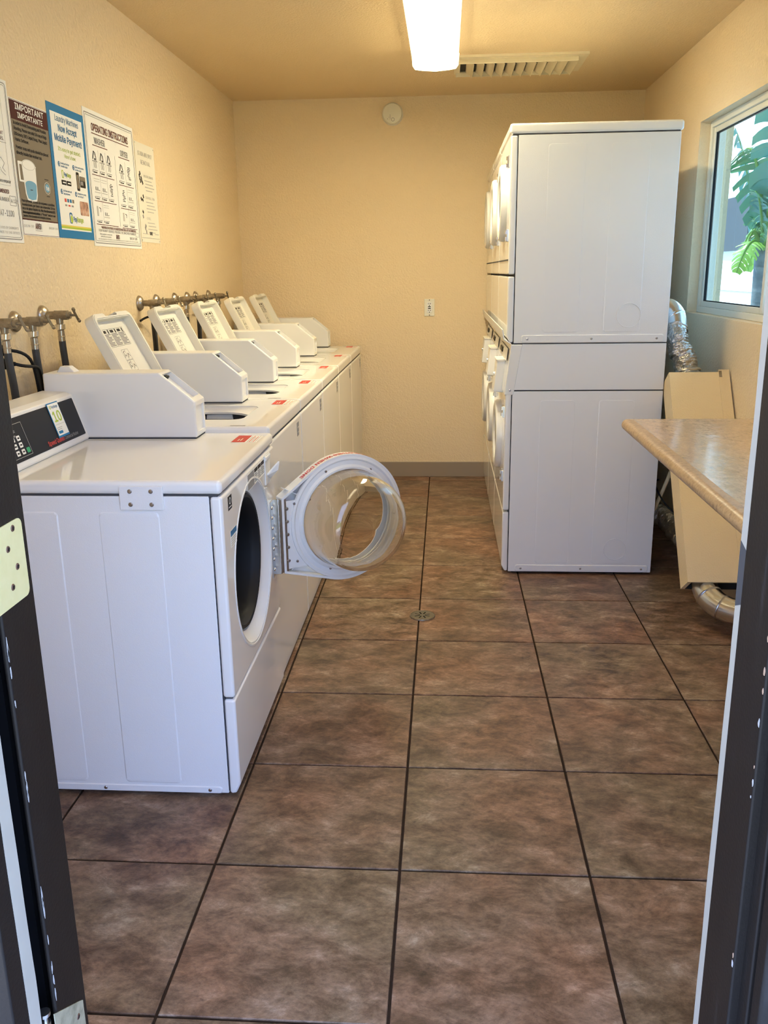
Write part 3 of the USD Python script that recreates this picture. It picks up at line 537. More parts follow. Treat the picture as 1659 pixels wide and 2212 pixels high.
obj('unit_gap', [bx(fx + .004, DX1 - .004, da + .006, db - .004, .866, .874), bx(fx + .004, DX1 - .004, da + .006, db - .004, 1.076, 1.083), bx(fx - .003, fx + .003, da + .004, db - .004, .02, 1.936), bx(DX0 + .01, DX1 - .004, da + .006, db - .004, 1.936, 1.945)], 'groove', sd)
obj('top_panel', rb(DX0 - .004, DX1 + .010, da, db, 1.942, 1.984, .012, 18), 'white_gloss', sd)
def front(z0, z1, low):
    pts = [(fx - .009, z0 + .009), (fx - .009, z1 - .009), (DX0 + .009, z1 - .009), (DX0 + .009, z0 + .03), (DX0 + (.020 if low else .009), z0 + .009)]
    return hull([(x, y, z) for x, z in pts for y in (da + .009, db - .009)], .008, 14)
obj('upper_front_panel', front(1.375, 1.938, False), 'white_gloss', sd)
obj('upper_access_panel', front(1.083, 1.369, True), 'white_gloss', sd)
obj('lower_front_panel', front(.312, .866, False), 'white_gloss', sd)
obj('lower_access_panel', front(.014, .306, True), 'white_gloss', sd)
obj('kick_slot', bx(DX0 - .0015, DX0 + .01, da + .03, db - .03, 1.434, 1.440), 'groove', sd)
bz = obj('control_bezel', hull([(x, y, z) for x, z in ((.338, 1.072), (.296, 1.072), (.272, .856), (.305, .856)) for y in (da + .004, db - .004)], .004, 10), 'white_gloss', sd)
obj('screw', screw_y(.292, .873, da + .0), 'screw', bz)
obj('hood_trim', hull([(.292, da + .003, 1.078), (.292, db - .003, 1.078), (.262, da + .003, 1.098), (.262, db - .003, 1.098)], .003, 8), 'white_plastic', sd)
obj('hood_lip', hull([(.260, da + .003, 1.100), (.260, db - .003, 1.100), (.253, da + .003, 1.140), (.253, db - .003, 1.140)], .003, 8), 'white_plastic', sd)
def slope_x(z): return .292 - (.024) * (1.076 - z) / .22 - .004
pf = obj('dryer_panel_face', hull([(slope_x(z) - .0003, y, z) for z in (.995, 1.050) for y in (da + .09, db - .05)], .0008, 6), 'white_plastic', bz)
for k, (q0, q1, zz) in enumerate(((.36, .50, 1.035),)): obj('display', hull([(slope_x(zz) - .004, da + q0, zz), (slope_x(zz) - .004, da + q1, zz), (slope_x(zz - .02) - .004, da + q0, zz - .02), (slope_x(zz - .02) - .004, da + q1, zz - .02)], .002, 6), 'black', bz)
cb = obj('coin_box', hull([(x, y, z) for x, z in ((.280, .985), (.249, .982), (.234, .846), (.276, .842)) for y in (da + .20, da + .34)], .005, 10), 'white_plastic', sd)
obj('coin_box_cap', hull([(x, y, z) for x, z in ((.280, .992), (.243, .990), (.249, .984), (.280, .984)) for y in (da + .195, da + .345)], .003, 8), 'lid_plastic', cb)
obj('coin_lock', [cyl((.245, da + .27, .92), (.232, da + .27, .918), .009)], 'steel', cb)
for zc, nm in ((1.690, 'upper_door'), (.618, 'lower_door')):
    dcy = da + .335
    d_ = obj(nm, lathe([(.168, -.004), (.167, .016), (.160, .025), (.145, .028), (.122, .024), (.114, .014), (.108, .012), (.0, .012)], (DX0, dcy, zc), (-1, 0, 0), 56), 'white_plastic', sd)
    obj('door_glass', lathe([(.108, .013), (.08, .018), (.0, .020)], (DX0, dcy, zc), (-1, 0, 0), 40), 'black', d_)
    obj('door_handle', rb(DX0 - .024, DX0 - .006, dcy + .150, dcy + .170, zc - .05, zc + .05, .005, 10), 'white_plastic', d_)
    for q in (-.150, .150):
        hh = obj('door_hinge', rb(DX0 - .006, DX0 + .003, da + .042, da + .10, zc + q - .026, zc + q + .026, .002, 8), 'steel', d_)
        for z in (-.014, .014): obj('hinge_knuckle', cyl((DX0 - .007, da + .070, zc + q + z - .008), (DX0 - .007, da + .070, zc + q + z + .008), .006, n=12), 'chrome', d_)
obj('vent_collar', [cyl((DX1 - .01, 4.24, .22), (DX1 + .035, 4.24, .22), .05), cyl((DX1 - .01, 4.137, 1.216), (DX1 + .012, 4.136, 1.216), .05)], 'galv', sd)
for k, nm in enumerate(('tall white stacked dryer in the middle of the row, only its round door edges showing', 'tall white stacked dryer beside the back wall, farthest of the row')):
    dup(sd, ((DX0 + DX1) / 2, DY + DWd * (k + 1) + DWd / 2, 0), nm)

# ------------------------------------------------------------------ folding counter
ct = thing('folding_counter', 'speckled beige laminate folding counter along the right wall under the window', 'counter', (.92, 2.05, .86))
pr = Polygon([(xR - .002, .862), (.626, .862)]+ [(.623 + .020 * math.cos(a), .880 + .0195 * math.sin(a)) for a in np.linspace(-np.pi / 2, -3 * np.pi / 2, 14)] + [(xR - .002, .900)])
obj('worktop', ext(pr.intersection(sbox(.640, 0, 2, 2)), 1.90, (0, 3.0, 0), (1, 0, 0), (0, 0, 1)), 'counter', ct)
obj('rolled_edge', ext(pr.intersection(sbox(0, 0, .640, 2)), 1.90, (0, 3.0, 0), (1, 0, 0), (0, 0, 1)), 'counter_edge', ct)
for y in (1.35, 2.2): obj('bracket', hull([(xR - .010, y, .852), (.80, y, .852), (xR - .010, y, .56)], .006, 8), 'tan', ct)
obj('back_cleat', bx(xR - .02, xR - .002, 1.12, 2.98, .82, .862), 'tan', ct)

# ------------------------------------------------------------------ slanted tan duct cover behind the counter
ch = thing('duct_cover', 'slanted tan wooden duct cover in the gap between dryer and window wall', 'duct cover', (1.10, 3.6, 0))
pb, pt = V(3.356, .185), V(3.890, .957); cdv = (pt - pb) / np.linalg.norm(pt - pb); cn = V(cdv[1], -cdv[0]); CD = .115
CX0, CX1 = .972, xR - .008
def chx(x): return [(x, *pb), (x, *pt), (x, *(pt + cn * CD)), (x, *(pb + cn * CD))]
def slab3(a0, a1, d0, d1, x0, x1):
    q = [pb + cdv * a + cn * d for a in (a0, a1) for d in (d0, d1)]
    return m3.Manifold.hull_points(np.array([(x, *p) for x in (x0, x1) for p in q]))
CLn = np.linalg.norm(pt - pb)
obj('side_board', slab3(0, CLn, 0, CD, CX0, CX0 + .016), 'tan', ch)
obj('front_board', slab3(0, CLn, 0, .012, CX0 + .016, CX1), 'tan', ch)
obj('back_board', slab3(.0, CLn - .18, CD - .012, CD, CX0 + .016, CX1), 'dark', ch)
obj('wall_flange', slab3(.02, CLn + .010, -.003, 0, CX1 - .045, CX1), 'tan', ch)
obj('metal_clip', slab3(CLn - .026, CLn + .004, -.004, 0, 1.182, 1.194), 'valve', ch)

# ducts
def path(pts, n=60):
    pts = np.array(pts, float); t = np.r_[0, np.cumsum(np.linalg.norm(np.diff(pts, axis=0), axis=1))]
    from scipy.interpolate import CubicSpline
    return CubicSpline(t, pts)(np.linspace(0, t[-1], n))
def flex(pts, r, seed, n=110):
    p = path(pts, n); s = np.arange(n); rad = r * (1 + .022 * np.sin(s * 1.35) + .05 * np.sin(s * 0.31 + seed))
    t = tube(p, rad, 40); v = t.vertices; k = meshkit.fbm(v * 40, 3, seed) - .5; c = np.repeat(p, 40, 0); c = np.vstack([c, p[0], p[-1]])
    d = v - c; l = np.linalg.norm(d, axis=1, keepdims=True); t.vertices = v + d / np.maximum(l, 1e-9) * (k[:, None] * .022) * (l > 1e-6); return t
f1 = thing('foil_duct', 'crinkled foil dryer duct curving down into the top of the tan duct cover', 'duct', (1.04, 4.1, 1.0))
obj('hose', flex([(1.035, 4.075, 1.125), (1.040, 4.02, 1.06), (1.062, 3.985, .99), (1.072, 3.955, .930), (1.078, 3.915, .86)], .049, 2), 'foil', f1)
obj('elbow', [tube(path([(DX1 + .015, 4.135, 1.215), (1.018, 4.125, 1.205), (1.036, 4.10, 1.160), (1.037, 4.068, 1.11)], 24), .050, 32), lathe([(.050, 0), (.0525, .004), (.0525, .010), (.050, .014)], (1.034, 4.108, 1.174), (-.35, .45, .82), 32)], 'galv', f1)
obj('clamp', lathe([(.053, -.005), (.055, 0), (.053, .006)], (1.071, 3.957, .955), (-.1, .25, .9), 32), 'steel', f1)
f2 = thing('foil_duct', 'crinkled foil duct low in the dark gap behind the nearest dryer', 'duct', (1.05, 4.05, .2))
obj('hose', flex([(DX1 + .036, 4.24, .22), (1.05, 4.22, .225), (1.095, 4.12, .205), (1.105, 4.0, .19), (1.11, 3.86, .20), (1.11, 3.76, .26)], .050, 5), 'foil', f2)
f3 = thing('metal_duct', 'smooth galvanised elbow duct leaving the foot of the tan duct cover', 'duct', (1.11, 3.3, .08))
e0 = V(1.056, 3.50, .27); pts = [e0, V(1.056, 3.425, .165), V(1.060, 3.385, .128), V(1.085, 3.335, .100), V(1.125, 3.295, .088), V(1.170, 3.262, .085), V(xR - .004, 3.215, .085)]
pp = path(pts, 60); obj('pipe', tube(pp, .052, 40), 'galv', f3)
for k in (27, 37): tg = pp[k + 1] - pp[k]; obj('seam', lathe([(.052, -.005), (.0545, -.002), (.0525, 0), (.0545, .002), (.052, .005)], pp[k], tg, 40), 'galv', f3)
gp = thing('gas_pipe', 'thin brown pipe slanting through the dark gap behind the dryer', 'pipe', (1.07, 4.15, .45))
obj('pipe', tube(path([(1.225, 4.25, .80), (1.14, 4.16, .64), (1.06, 4.10, .45), (.99, 4.06, .29)], 20), .009, 12), 'tan', gp)
obj('power_cable', tube(path([(1.20, 4.2, .62), (1.12, 4.03, .36), (1.075, 3.985, .295), (1.05, 4.0, .31), (1.0, 4.05, .44)], 30), .004, 8), 'black_rubber', label='black power cable looped over the low foil duct', cat='cable')

# ------------------------------------------------------------------ ceiling: lamp, vent; back wall: detector, outlet; floor: drain
lm = thing('ceiling_light', 'long lit fluorescent wraparound light fixture on the ceiling', 'ceiling light', (-.055, 4.23, ZC))
LX0, LX1, LY0, LY1, LZ = -.172, .062, 3.60, 4.836, 2.371
obj('base_pan', bx(LX0 + .01, LX1 - .01, LY0 + .01, LY1 - .01, ZC - .02, ZC), 'white_plastic', lm)
xm = (LX0 + LX1) / 2
lp = Polygon([(LX0, ZC - .018), (LX0 + .004, LZ + .022), (LX0 + .016, LZ + .006), (LX0 + .05, LZ + .001), (xm, LZ - .004), (LX1 - .05, LZ + .001), (LX1 - .016, LZ + .006), (LX1 - .004, LZ + .022), (LX1, ZC - .018)])
LM = LZ + .014
for nm, mm, pg in (('diffuser', 'lamp', lp.intersection(sbox(-1, 0, 1, LM))), ('diffuser_side', 'lamp_side', lp.intersection(sbox(-1, LM, xm, 5))), ('diffuser_side', 'lamp_side', lp.intersection(sbox(xm, LM, 1, 5)))):
    obj(nm, ext(pg, LY1 - LY0 - .012, (0, LY1 - .006, 0), (1, 0, 0), (0, 0, 1)), mm, lm)
for y in (LY0, LY1 - .006): obj('end_cap', ext(lp.buffer(.003), .006, (0, y + .006, 0), (1, 0, 0), (0, 0, 1)), 'lamp_end', lm)
lm2 = thing('ceiling_light', 'dimmer fluorescent wraparound light fixture, on the ceiling just inside the doorway', 'ceiling light', (-.055, 1.98, ZC))
obj('base_pan', bx(LX0 + .01, LX1 - .01, LY0 - 2.24, LY1 - 2.26, ZC - .02, ZC), 'white_plastic', lm2); obj('diffuser', ext(lp, LY1 - LY0 - .012, (0, LY1 - 2.256, 0), (1, 0, 0), (0, 0, 1)), 'lamp_dim', lm2)
for y in (LY0 - 2.25, LY1 - 2.256): obj('end_cap', ext(lp.buffer(.003), .006, (0, y + .006, 0), (1, 0, 0), (0, 0, 1)), 'lamp_end', lm2)
vt = thing('ceiling_vent', 'slatted supply air register on the ceiling beside the light', 'vent', (.38, 5.15, ZC))
VX0, VX1, VY0, VY1 = .062, .706, 4.975, 5.345
obj('frame', [bx(VX0 - .02, VX1 + .02, VY0 - .03, VY0 + .028, ZC - .012, ZC), bx(VX0 - .02, VX1 + .02, VY1 - .012, VY1 + .012, ZC - .010, ZC), bx(VX0 - .02, VX0 + .012, VY0 + .028, VY1 - .012, ZC - .010, ZC), bx(VX1 - .05, VX1 + .02, VY0 + .028, VY1 - .012, ZC - .010, ZC), hull([(VX0, VY0 + .020, ZC - .030), (VX1 - .03, VY0 + .020, ZC - .030), (VX0, VY0 + .024, ZC - .008), (VX1 - .03, VY0 + .024, ZC - .008)], .004, 8)], 'vent', vt)
obj('cavity', bx(VX0, VX1, VY0, VY1, ZC - .0012, ZC - .0002), 'dark', vt)
for k in range(11):
    x = VX0 + .045 + k * .0535; q = [(x + .030 * math.sin(a) ** 2 * 1.2, ZC - .002 - .034 * a / 1.5) for a in np.linspace(0, 1.5, 6)]
    pg = LineString(q).buffer(.0018, cap_style=2); obj('slat', ext(pg, VY1 - VY0 - .05, (0, VY1 - .014, 0), (1, 0, 0), (0, 0, 1)), 'vent', vt)
obj('back_rail', bx(VX0 - .01, VX1 - .03, VY1 - .020, VY1 - .012, ZC - .030, ZC - .008), 'vent', vt)
sm = thing('smoke_detector', 'round white smoke detector high on the back wall', 'smoke detector', (-.340, yB, 2.359))
so = V(-.340, yB, 2.359)
obj('base', lathe([(.067, 0), (.067, .012), (.064, .016)], so, (0, -1, 0), 48), 'white_plastic', sm)
obj('cover', lathe([(.062, .014), (.063, .026), (.058, .034), (.03, .037), (0, .037)], so, (0, -1, 0), 48), 'vinyl', sm)
s = Sheet(so + V(0, -.0372, 0), (1, 0, 0), (0, 0, 1), .0004)
s.poly('ink_grey', Point(.004, -.036).buffer(.011).difference(Point(.004, -.036).buffer(.0085))); s.rect('ink_grey', -.0155, -.036, -.0135, -.006); s.rect('ink_grey', -.022, -.024, -.018, -.021); s.rect('ink_grey', -.031, -.034, -.027, -.030); s.build(sm, {'ink_grey': 'markings'})
ol = thing('wall_outlet', 'cream outlet plate with two dark test buttons on the back wall', 'outlet', (-.1055, yB, 1.16))
oo = V(-.1055, yB, 1.160)
obj('cover_plate', rb(oo[0] - .034, oo[0] + .034, yB - .006, yB, oo[2] - .056, oo[2] + .056, .003, 10), 'vinyl', ol)
obj('receptacle', rb(oo[0] - .0175, oo[0] + .0175, yB - .009, yB - .004, oo[2] - .0345, oo[2] + .0345, .002, 8), 'white_plastic', ol)
s = Sheet(oo + V(0, -.0092, 0), (1, 0, 0), (0, 0, 1), .0004)
for q in (.022, -.022):
    s.rect('black', -.0085, q - .001, -.0055, q + .008); s.rect('black', .0045, q - .001, .0075, q + .008); s.poly('black', Point(0, q - .008).buffer(.003))
s.rect('black', -.009, .0025, .009, .0085); s.rect('black', -.009, -.0085, .009, -.0025); s.build(ol, {'black': 'slots'})
for q in (-.049, .049): obj('plate_screw', lathe([(0, .002), (.003, .0015), (.0035, 0)], oo + V(0, -.006, q), (0, -1, 0), 12), 'screw_bronze', ol)
dg = thing('floor_drain', 'round metal floor drain grate with radial slots in the tile floor', 'drain', (-.089, 3.413, 0))
gr = Point(0, 0).buffer(.050, quad_segs=16)
slots = unary_union([affinity.rotate(rrect(.010, -.0028, .034, .0028, .0025), 22.5 + 45 * k, origin=(0, 0)) for k in range(8)])
obj('well', ext(Point(0, 0).buffer(.049), .0004, (-.089, 3.413, .0002)), 'black_rubber', dg)
obj('grate', ext(gr.difference(slots), .0035, (-.089, 3.413, .0020)), 'drain', dg)
obj('rim', lathe([(.050, .001), (.0512, .0058), (.0525, .0055), (.0535, .0006)], (-.089, 3.413, 0), (0, 0, 1), 48), 'valve', dg)

# ------------------------------------------------------------------ hose valves, hoses, plugs on the left wall
vl = None
def valve(y, z, label, first=None):
    if first is not None: return dup(first, (xL, y, z), label)
    t = thing('hose_valve', label, 'valve', (xL, y, z), group='hose valves on the left wall'); X = V(xL, y, z)
    obj('wall_flange', lathe([(.034, .001), (.0335, .006), (.028, .014), (.018, .020), (.012, .021)], X, (1, 0, 0), 36), 'escutcheon', t)
    obj('body', [cyl(X + V(.015, 0, 0), X + V(.030, 0, 0), .0125, n=6), cyl(X + V(.028, 0, 0), X + V(.045, 0, 0), .015, n=6), cyl(X + V(.045, 0, 0), X + V(.082, 0, 0), .0155, n=20), cyl(X + V(.080, 0, 0), X + V(.090, 0, 0), .0175, n=6), cyl(X + V(.09, 0, 0), X + V(.100, 0, 0), .012, n=12),
                 cyl(X + V(.060, 0, 0), X + V(.060, 0, -.030), .013, .011, n=16)], 'valve', t)
    hd = obj('handle', [cyl(X + V(.098, 0, 0), X + V(.118, 0, 0), .0045, n=10), hull([X + V(.118, .020, -.020), X + V(.118, -.020, .020)], .0048, 8), hull([X + V(.120, .018, -.018), X + V(.120, .020, -.020)], .0066, 8), hull([X + V(.120, -.018, .018), X + V(.120, -.020, .020)], .0066, 8)], 'valve', t)
    obj('coupling', lathe([(.012, 0), (.017, .001), (.0175, .016), (.0135, .020), (.0135, .022)][::-1] if False else [(.0135, 0), (.0165, .002), (.0165, .018), (.012, .020)], X + V(.060, 0, -.048), (0, 0, 1), 18), 'chrome', t)
    return t
vys = [(2.555, 1.262, 'tarnished brass hose valve half hidden by the door frame'), (2.737, 1.258, 'tarnished brass hose valve over the front-loading washer, with a big round wall flange'), (2.942, 1.268, 'tarnished brass hose valve between the front-loading washer and the first raised lid'),
       (3.916, 1.274, 'tarnished hose valve, first of the run of six behind the raised lids'), (4.146, 1.274, 'tarnished hose valve, second of the run of six behind the raised lids'), (4.437, 1.274, 'tarnished hose valve, third of the run of six behind the raised lids'),
       (4.656, 1.273, 'tarnished hose valve, fourth of the run of six behind the raised lids'), (4.816, 1.273, 'tarnished hose valve, fifth of the run of six behind the raised lids'), (5.085, 1.274, 'tarnished hose valve at the far end of the run behind the raised lids')]
for y, z, lb in vys:
    t = valve(y, z, lb, vl); vl = vl or t
hls = ['grey rubber water hose under the partly hidden valve', 'grey rubber water hose hanging left beside the power cords', 'dark rubber water hose right of the power cords', 'rubber water hose behind the second raised lid', 'rubber water hose showing between two raised lids', 'thick black water hose hanging beside the third raised lid', 'rubber water hose under the fourth valve of the run', 'rubber water hose under the fifth valve of the run', 'rubber water hose under the farthest valve of the run']
for (y, z, _), hl in zip(vys, hls):
    h = thing('water_hose', hl, 'hose', (xL + .06, y, z - .05), group='hoses below the wall valves'); X = V(xL + .06, y, z)
    obj('ferrule', [cyl(X + V(0, 0, -.050), X + V(0, .002, -.086), .0115, n=16), lathe([(.0118, 0), (.0128, .003), (.0118, .006)], X + V(0, .002, -.074), (0, 0, 1), 16)], 'escutcheon', h)
    obj('rubber_tube', tube(path([X + V(0, .002, -.084), X + V(-.002, .010, -.13), X + V(-.010, .035, -.20), X + V(-.020, .055, -.29), X + V(-.025, .06, -.50)], 24), .0115, 16), 'hose', h)
for (y, z, lb, end) in ((2.575, 1.182, 'upper black plug with a cord arching down beside the door frame', (2.70, .95)), (2.592, 1.140, 'lower black plug with a straight cord beside the door frame', (2.73, 1.05))):
    g = thing('power_plug', lb, 'plug', (xL, y, z)); X = V(xL, y, z)
    obj('plug_body', [hull([X + V(.006, -.014, .012), X + V(.006, .014, .012), X + V(.006, -.014, -.012), X + V(.006, .014, -.012), X + V(.040, -.010, .010), X + V(.040, .012, .010), X + V(.040, .0, -.011)], .005, 8), cyl(X + V(.04, 0, 0), X + V(.062, .0, 0), .010, .006, n=12)], 'black_rubber', g)
    obj('cord', tube(path([X + V(.060, 0, 0), X + V(.085, .015, -.008), X + V(.085, end[0] - y - .035, (end[1] - z) * .30), X + V(.075, end[0] - y, (end[1] - z)), X + V(.06, end[0] - y + .005, .80 - z)], 30), .005, 10), 'black_rubber', g)
ou = thing('wall_outlet', 'white outlet plate on the left wall behind the black plugs', 'outlet', (xL, 2.585, 1.16))
obj('cover_plate', rb(xL, xL + .006, 2.550, 2.620, 1.103, 1.217, .003, 10), 'paper_faded', ou)
for k, (y, lb) in enumerate(((4.06, 'thin black cord arching between the second and third raised lids'), (4.93, 'thin black cord arching right of the third raised lid'))):
    obj('black_cable', tube(path([(xL + .02, y - .20, 1.20), (xL + .05, y - .1, 1.215), (xL + .075, y + .02, 1.17), (xL + .075, y + .09, 1.08), (xL + .07, y + .10, .95)], 30), .005, 8), 'black_rubber', label=lb, cat='cable')

# ------------------------------------------------------------------ posters on the left wall
def poster(name, label, y0, y1, z0, z1, m='paper', x=xL, curl=0.0):
    t = thing(name, label, 'poster', (x, y0, z0)); obj('sheet', bx(x + .0004, x + .0018, y0, y1, z0, z1), m, t, smooth=False)
    s = Sheet((x + .0018, y0, z0), (0, 1, 0), (0, 0, 1), .0004); s.W, s.H = y1 - y0, z1 - z0; return t, s
NM = {'ink': 'black_lettering', 'ink_grey': 'grey_print', 'ink_light': 'faint_print', 'ink_brown': 'brown_lettering', 'maroon': 'maroon_print', 'olive': 'olive_panel', 'paper': 'white_print', 'blue': 'blue_border', 'blue_ink': 'blue_lettering', 'blue_water': 'blue_picture', 'green': 'green_print', 'yellow': 'yellow_band', 'skin_tone': 'small_photo', 'red': 'red_print', 'black': 'black_print'}
def lines(s, m, rows, x, y, h, gap, w=None, align='l', bold=False):
    for k, r in enumerate(rows): s.text(m, r, x, y - k * gap, h, w if (w and k != len(rows) - 1) else None, bold, align)
def logo(s, x, y, h):
    s.text('ink_brown', 'AWS', x, y, h, h * 2.0, True)
    for k in range(5): s.rect(('ink_grey', 'ink_grey', 'ink_light', 'ink_light', 'ink_light')[k], x + h * (2.02 + .14 * k), y, x + h * (2.12 + .14 * k), y + h)
    s.rect('ink_light', x, y - h * .35, x + h * 2.7, y - h * .22)
# leftmost, cut by the frame
t, s = poster('poster', 'white poster cut off by the picture edge, leftmost on the wall', 2.40, 2.872, 1.500, 1.980)
for d, w in ((.010, .003), (.016, .0015)): s.outline('ink_grey', rrect(d, d, s.W - d, s.H - d, .01), w)
lines(s, 'ink_brown', ['ADD DETERGENT', 'TO WASHER TUB AND ADD CLOTHES.'], s.W - .06, .318, .010, .016, None, 'r'); s.rect('ink_grey', .08, .295, s.W - .045, .2962)
s.outline('ink_light', sbox(.10, .17, s.W - .05, .45), .001); s.line('ink_grey', [(.36, .24), (.38, .25), (.40, .235), (.385, .22), (.40, .21)], .0016); s.line('ink_grey', [(.365, .225), (.375, .21), (.40, .20)], .0016)
s.text('ink', 'SELECT CYCLE. PRESS START para empezar', s.W - .045, .178, .009, .25, False, 'r')
s.text('ink_brown', 'WASHING OR DRYING OF RUBBER NOT RECOMMENDED', s.W - .065, .146, .011, .36, True, 'r')
s.text('ink_grey', 'FOR SERVICE PROVIDE THE MACHINE NUMBER', s.W - .070, .122, .011, .36, False, 'r'); s.outline('ink_grey', sbox(s.W - .064, .112, s.W - .025, .140), .0015); s.text('ink_grey', 'A 123', s.W - .058, .120, .011)
s.text('ink_grey', '(800) 247-1100', s.W - .048, .078, .018, .16, False, 'r')
s.text('ink_light', 'NOT RESPONSIBLE FOR DAMAGE, COLOR OR LOSS OF GARMENTS', s.W - .030, .040, .007, .38, False, 'r'); s.text('ink_light', 'ANY PROBLEM MUST BE REPORTED AT ONCE TO THE OFFICE', s.W - .026, .026, .007, .38, False, 'r')
s.build(t, NM)
# IMPORTANT
t, s = poster('poster', 'brown and maroon IMPORTANT poster with a pitcher picture', 2.875, 3.148, 1.526, 1.938)
s.rect('maroon', .004, .350, s.W - .001, s.H - .006, .5); s.rect('olive', .004, .052, s.W - .001, .350, .5); s.rect('maroon', .004, .048, s.W - .001, .052, .5); s.outline('ink_brown', sbox(.003, .003, s.W - .002, s.H - .004), .0012)
s.text('paper', 'IMPORTANT', .140, .3825, .0185, .205, True, 'c'); s.text('paper', 'IMPORTANTE', .140, .3585, .0160, .180, True, 'c')
lines(s, 'ink', ['In order to Avoid Oversudsing and Possible', 'Flooding, Please use only 1/4 cup of High', 'Efficiency (HE) Liquid Soap, Plus Liquid', 'Fabric Softener.'], .014, .336, .0095, .0165, .235, bold=True)
lines(s, 'ink', ['Powder soap and pods should be placed', 'directly inside the washer tub.'], .014, .264, .0095, .0165, .235, bold=True)
_poly = s.poly; s.poly = lambda m, p, lift=1.0: _poly(m, affinity.affine_transform(p, [1, 0, 0, .82, 0, .0285]), lift); s.part = 'pitcher_picture'
body = Polygon([(.045, .232), (.135, .232), (.130, .125), (.122, .104), (.090, .098), (.060, .104), (.052, .125)]).buffer(.004); s.poly('paper', body.difference(sbox(0, 0, 1, .0)), 1)
s.poly('paper', affinity.scale(Point(.090, .234).buffer(.048, quad_segs=10), 1, .42).union(Polygon([(.13, .24), (.143, .232), (.13, .222)])), 1)
s.poly('ink_light', affinity.scale(Point(.090, .234).buffer(.046).difference(Point(.09, .234).buffer(.0435)), 1, .40), 2)
s.poly('paper', sbox(.018, .170, .052, .238).buffer(.004).difference(sbox(.027, .176, .046, .228).buffer(.003)), 1)
s.poly('blue_water', Polygon([(.052, .160), (.131, .160), (.127, .125), (.119, .107), (.090, .102), (.063, .107), (.055, .125)]).union(affinity.scale(Point(.0915, .160).buffer(.0395), 1, .38)), 2); s.rect('ink', .083, .1395, .1, .142, 3)
s.part = 'round_emblem'; s.poly('ink_light', Point(.215, .160).buffer(.024).difference(Point(.215, .160).buffer(.021)), 1); s.poly('blue_water', Point(.215, .160).buffer(.017), 1); s.text('paper', 'he', .215, .153, .014, .024, True, 'c', 3)
s.part = None; s.rect('ink', .200, .192, .230, .195); s.rect('ink', .204, .126, .228, .129)
s.poly = _poly
lines(s, 'ink', ['Para prevenir exceso de espuma y posibles', 'inundaciones, por favor use solamente 1/4 de', 'taza de jabon liquido de Alto Rendimiento(HE)', 'mas suavizante de telas.'], .012, .0915 + .012, .0078, .0118, .245, bold=True)
lines(s, 'ink', ['Detergente en polvo y "Pods" deben ser', 'puestos directamente en la maquina de lavar.'], .012, .0680, .0070, .0105, .245, bold=True)
logo(s, .090, .022, .018); s.text('ink_light', '(310) 781-1100', .008, .026, .007, .070); s.text('ink_light', '(800) 247-1100', s.W - .010, .026, .007, .070, False, 'r')
s.build(t, NM)
# mobile payment
t, s = poster('poster', 'blue-bordered mobile payment poster on the left wall', 3.152, 3.468, 1.528, 1.974, 'blue')
s.rect('paper', .022, .028, s.W - .022, s.H - .026, .5); s.rect('yellow', .022, .040, s.W - .022, .045); s.rect('green', .022, .033, s.W - .022, .040)
s.part = 'headline'
s.text('blue_ink', 'Laundry Machines', s.W / 2, .393, .020, .200, False, 'c'); s.text('blue_ink', 'Now Accept', s.W / 2, .361, .022, .160, True, 'c'); s.text('blue_ink', 'Mobile Payment!', s.W / 2, .327, .022, .235, True, 'c')
s.part = 'subheading'; s.text('green', "It's easy to get started.", s.W / 2, .296, .013, .195, False, 'c'); s.text('green', "Here's how.", s.W / 2, .275, .013, .100, False, 'c'); s.part = None
for x, y, n in ((.055, .250, '1'), (.180, .250, '2'), (.055, .158, '3'), (.180, .158, '4')):
    s.poly('blue_ink', Point(x, y).buffer(.009)); s.text('paper', n, x, y - .005, .010, None, True, 'c', 3)
    s.text('blue_ink', ('Download the free', 'Select nearby machine', 'Add funds with card', 'Swipe to pay')[int(n) - 1], x + .013, y + .001, .0065, .072 if n in '13' else .08); s.text('blue_ink', ('mobile app', 'on the app', 'using secure process', 'and enjoy it')[int(n) - 1], x + .013, y - .009, .0065, .055)
s.part = 'app_logo'; s.poly('green', rrect(.070, .204, .085, .232, .006).difference(rrect(.074, .208, .081, .228, .003))); s.text('blue_ink', 'Pay', .090, .212, .013, .022, True); s.text('green', 'Range', .113, .212, .013, .034, True)
s.part = 'app_badge'; s.poly('black', rrect(.062, .182, .102, .198, .003)); s.part = 'app_badge_right'; s.poly('black', rrect(.105, .182, .145, .198, .003)); s.part = None; s.rect('paper', .072, .188, .097, .192, 2); s.rect('paper', .115, .188, .140, .192, 2)
s.part = 'phone_picture'; s.poly('black', rrect(.196, .172, .222, .237, .005)); s.poly('olive', rrect(.199, .180, .217, .228, .002), 2); s.part = 'reader_picture'; s.poly('black', rrect(.226, .186, .278, .225, .004)); s.rect('ink_grey', .232, .194, .256, .208, 2); s.rect('olive', .226, .210, .278, .224, 2); s.part = None
for k in range(4): s.rect(('red', 'blue_ink', 'blue', 'olive')[k], .072 + k * .022, .124, .088 + k * .022, .136)
for k in range(3): s.rect(('ink_grey', 'red', 'ink_grey')[k], .072 + k * .028, .110, .090 + k * .028, .116)
s.part = 'small_photo'; s.poly('skin_tone', rrect(.205, .086, .285, .136, .005))
s.part = 'brand_mark'; s.poly('blue_ink', rrect(.100, .052, .126, .090, .008).difference(rrect(.106, .056, .119, .084, .004))); s.poly('green', affinity.scale(Point(.118, .067).buffer(.012), .8, 1.1), 2)
s.part = 'brand_name'; s.text('blue_ink', 'Pay', .134, .060, .017, .030, True); s.text('green', 'Range', .165, .060, .017, .058, True); s.part = None
s.build(t, NM)
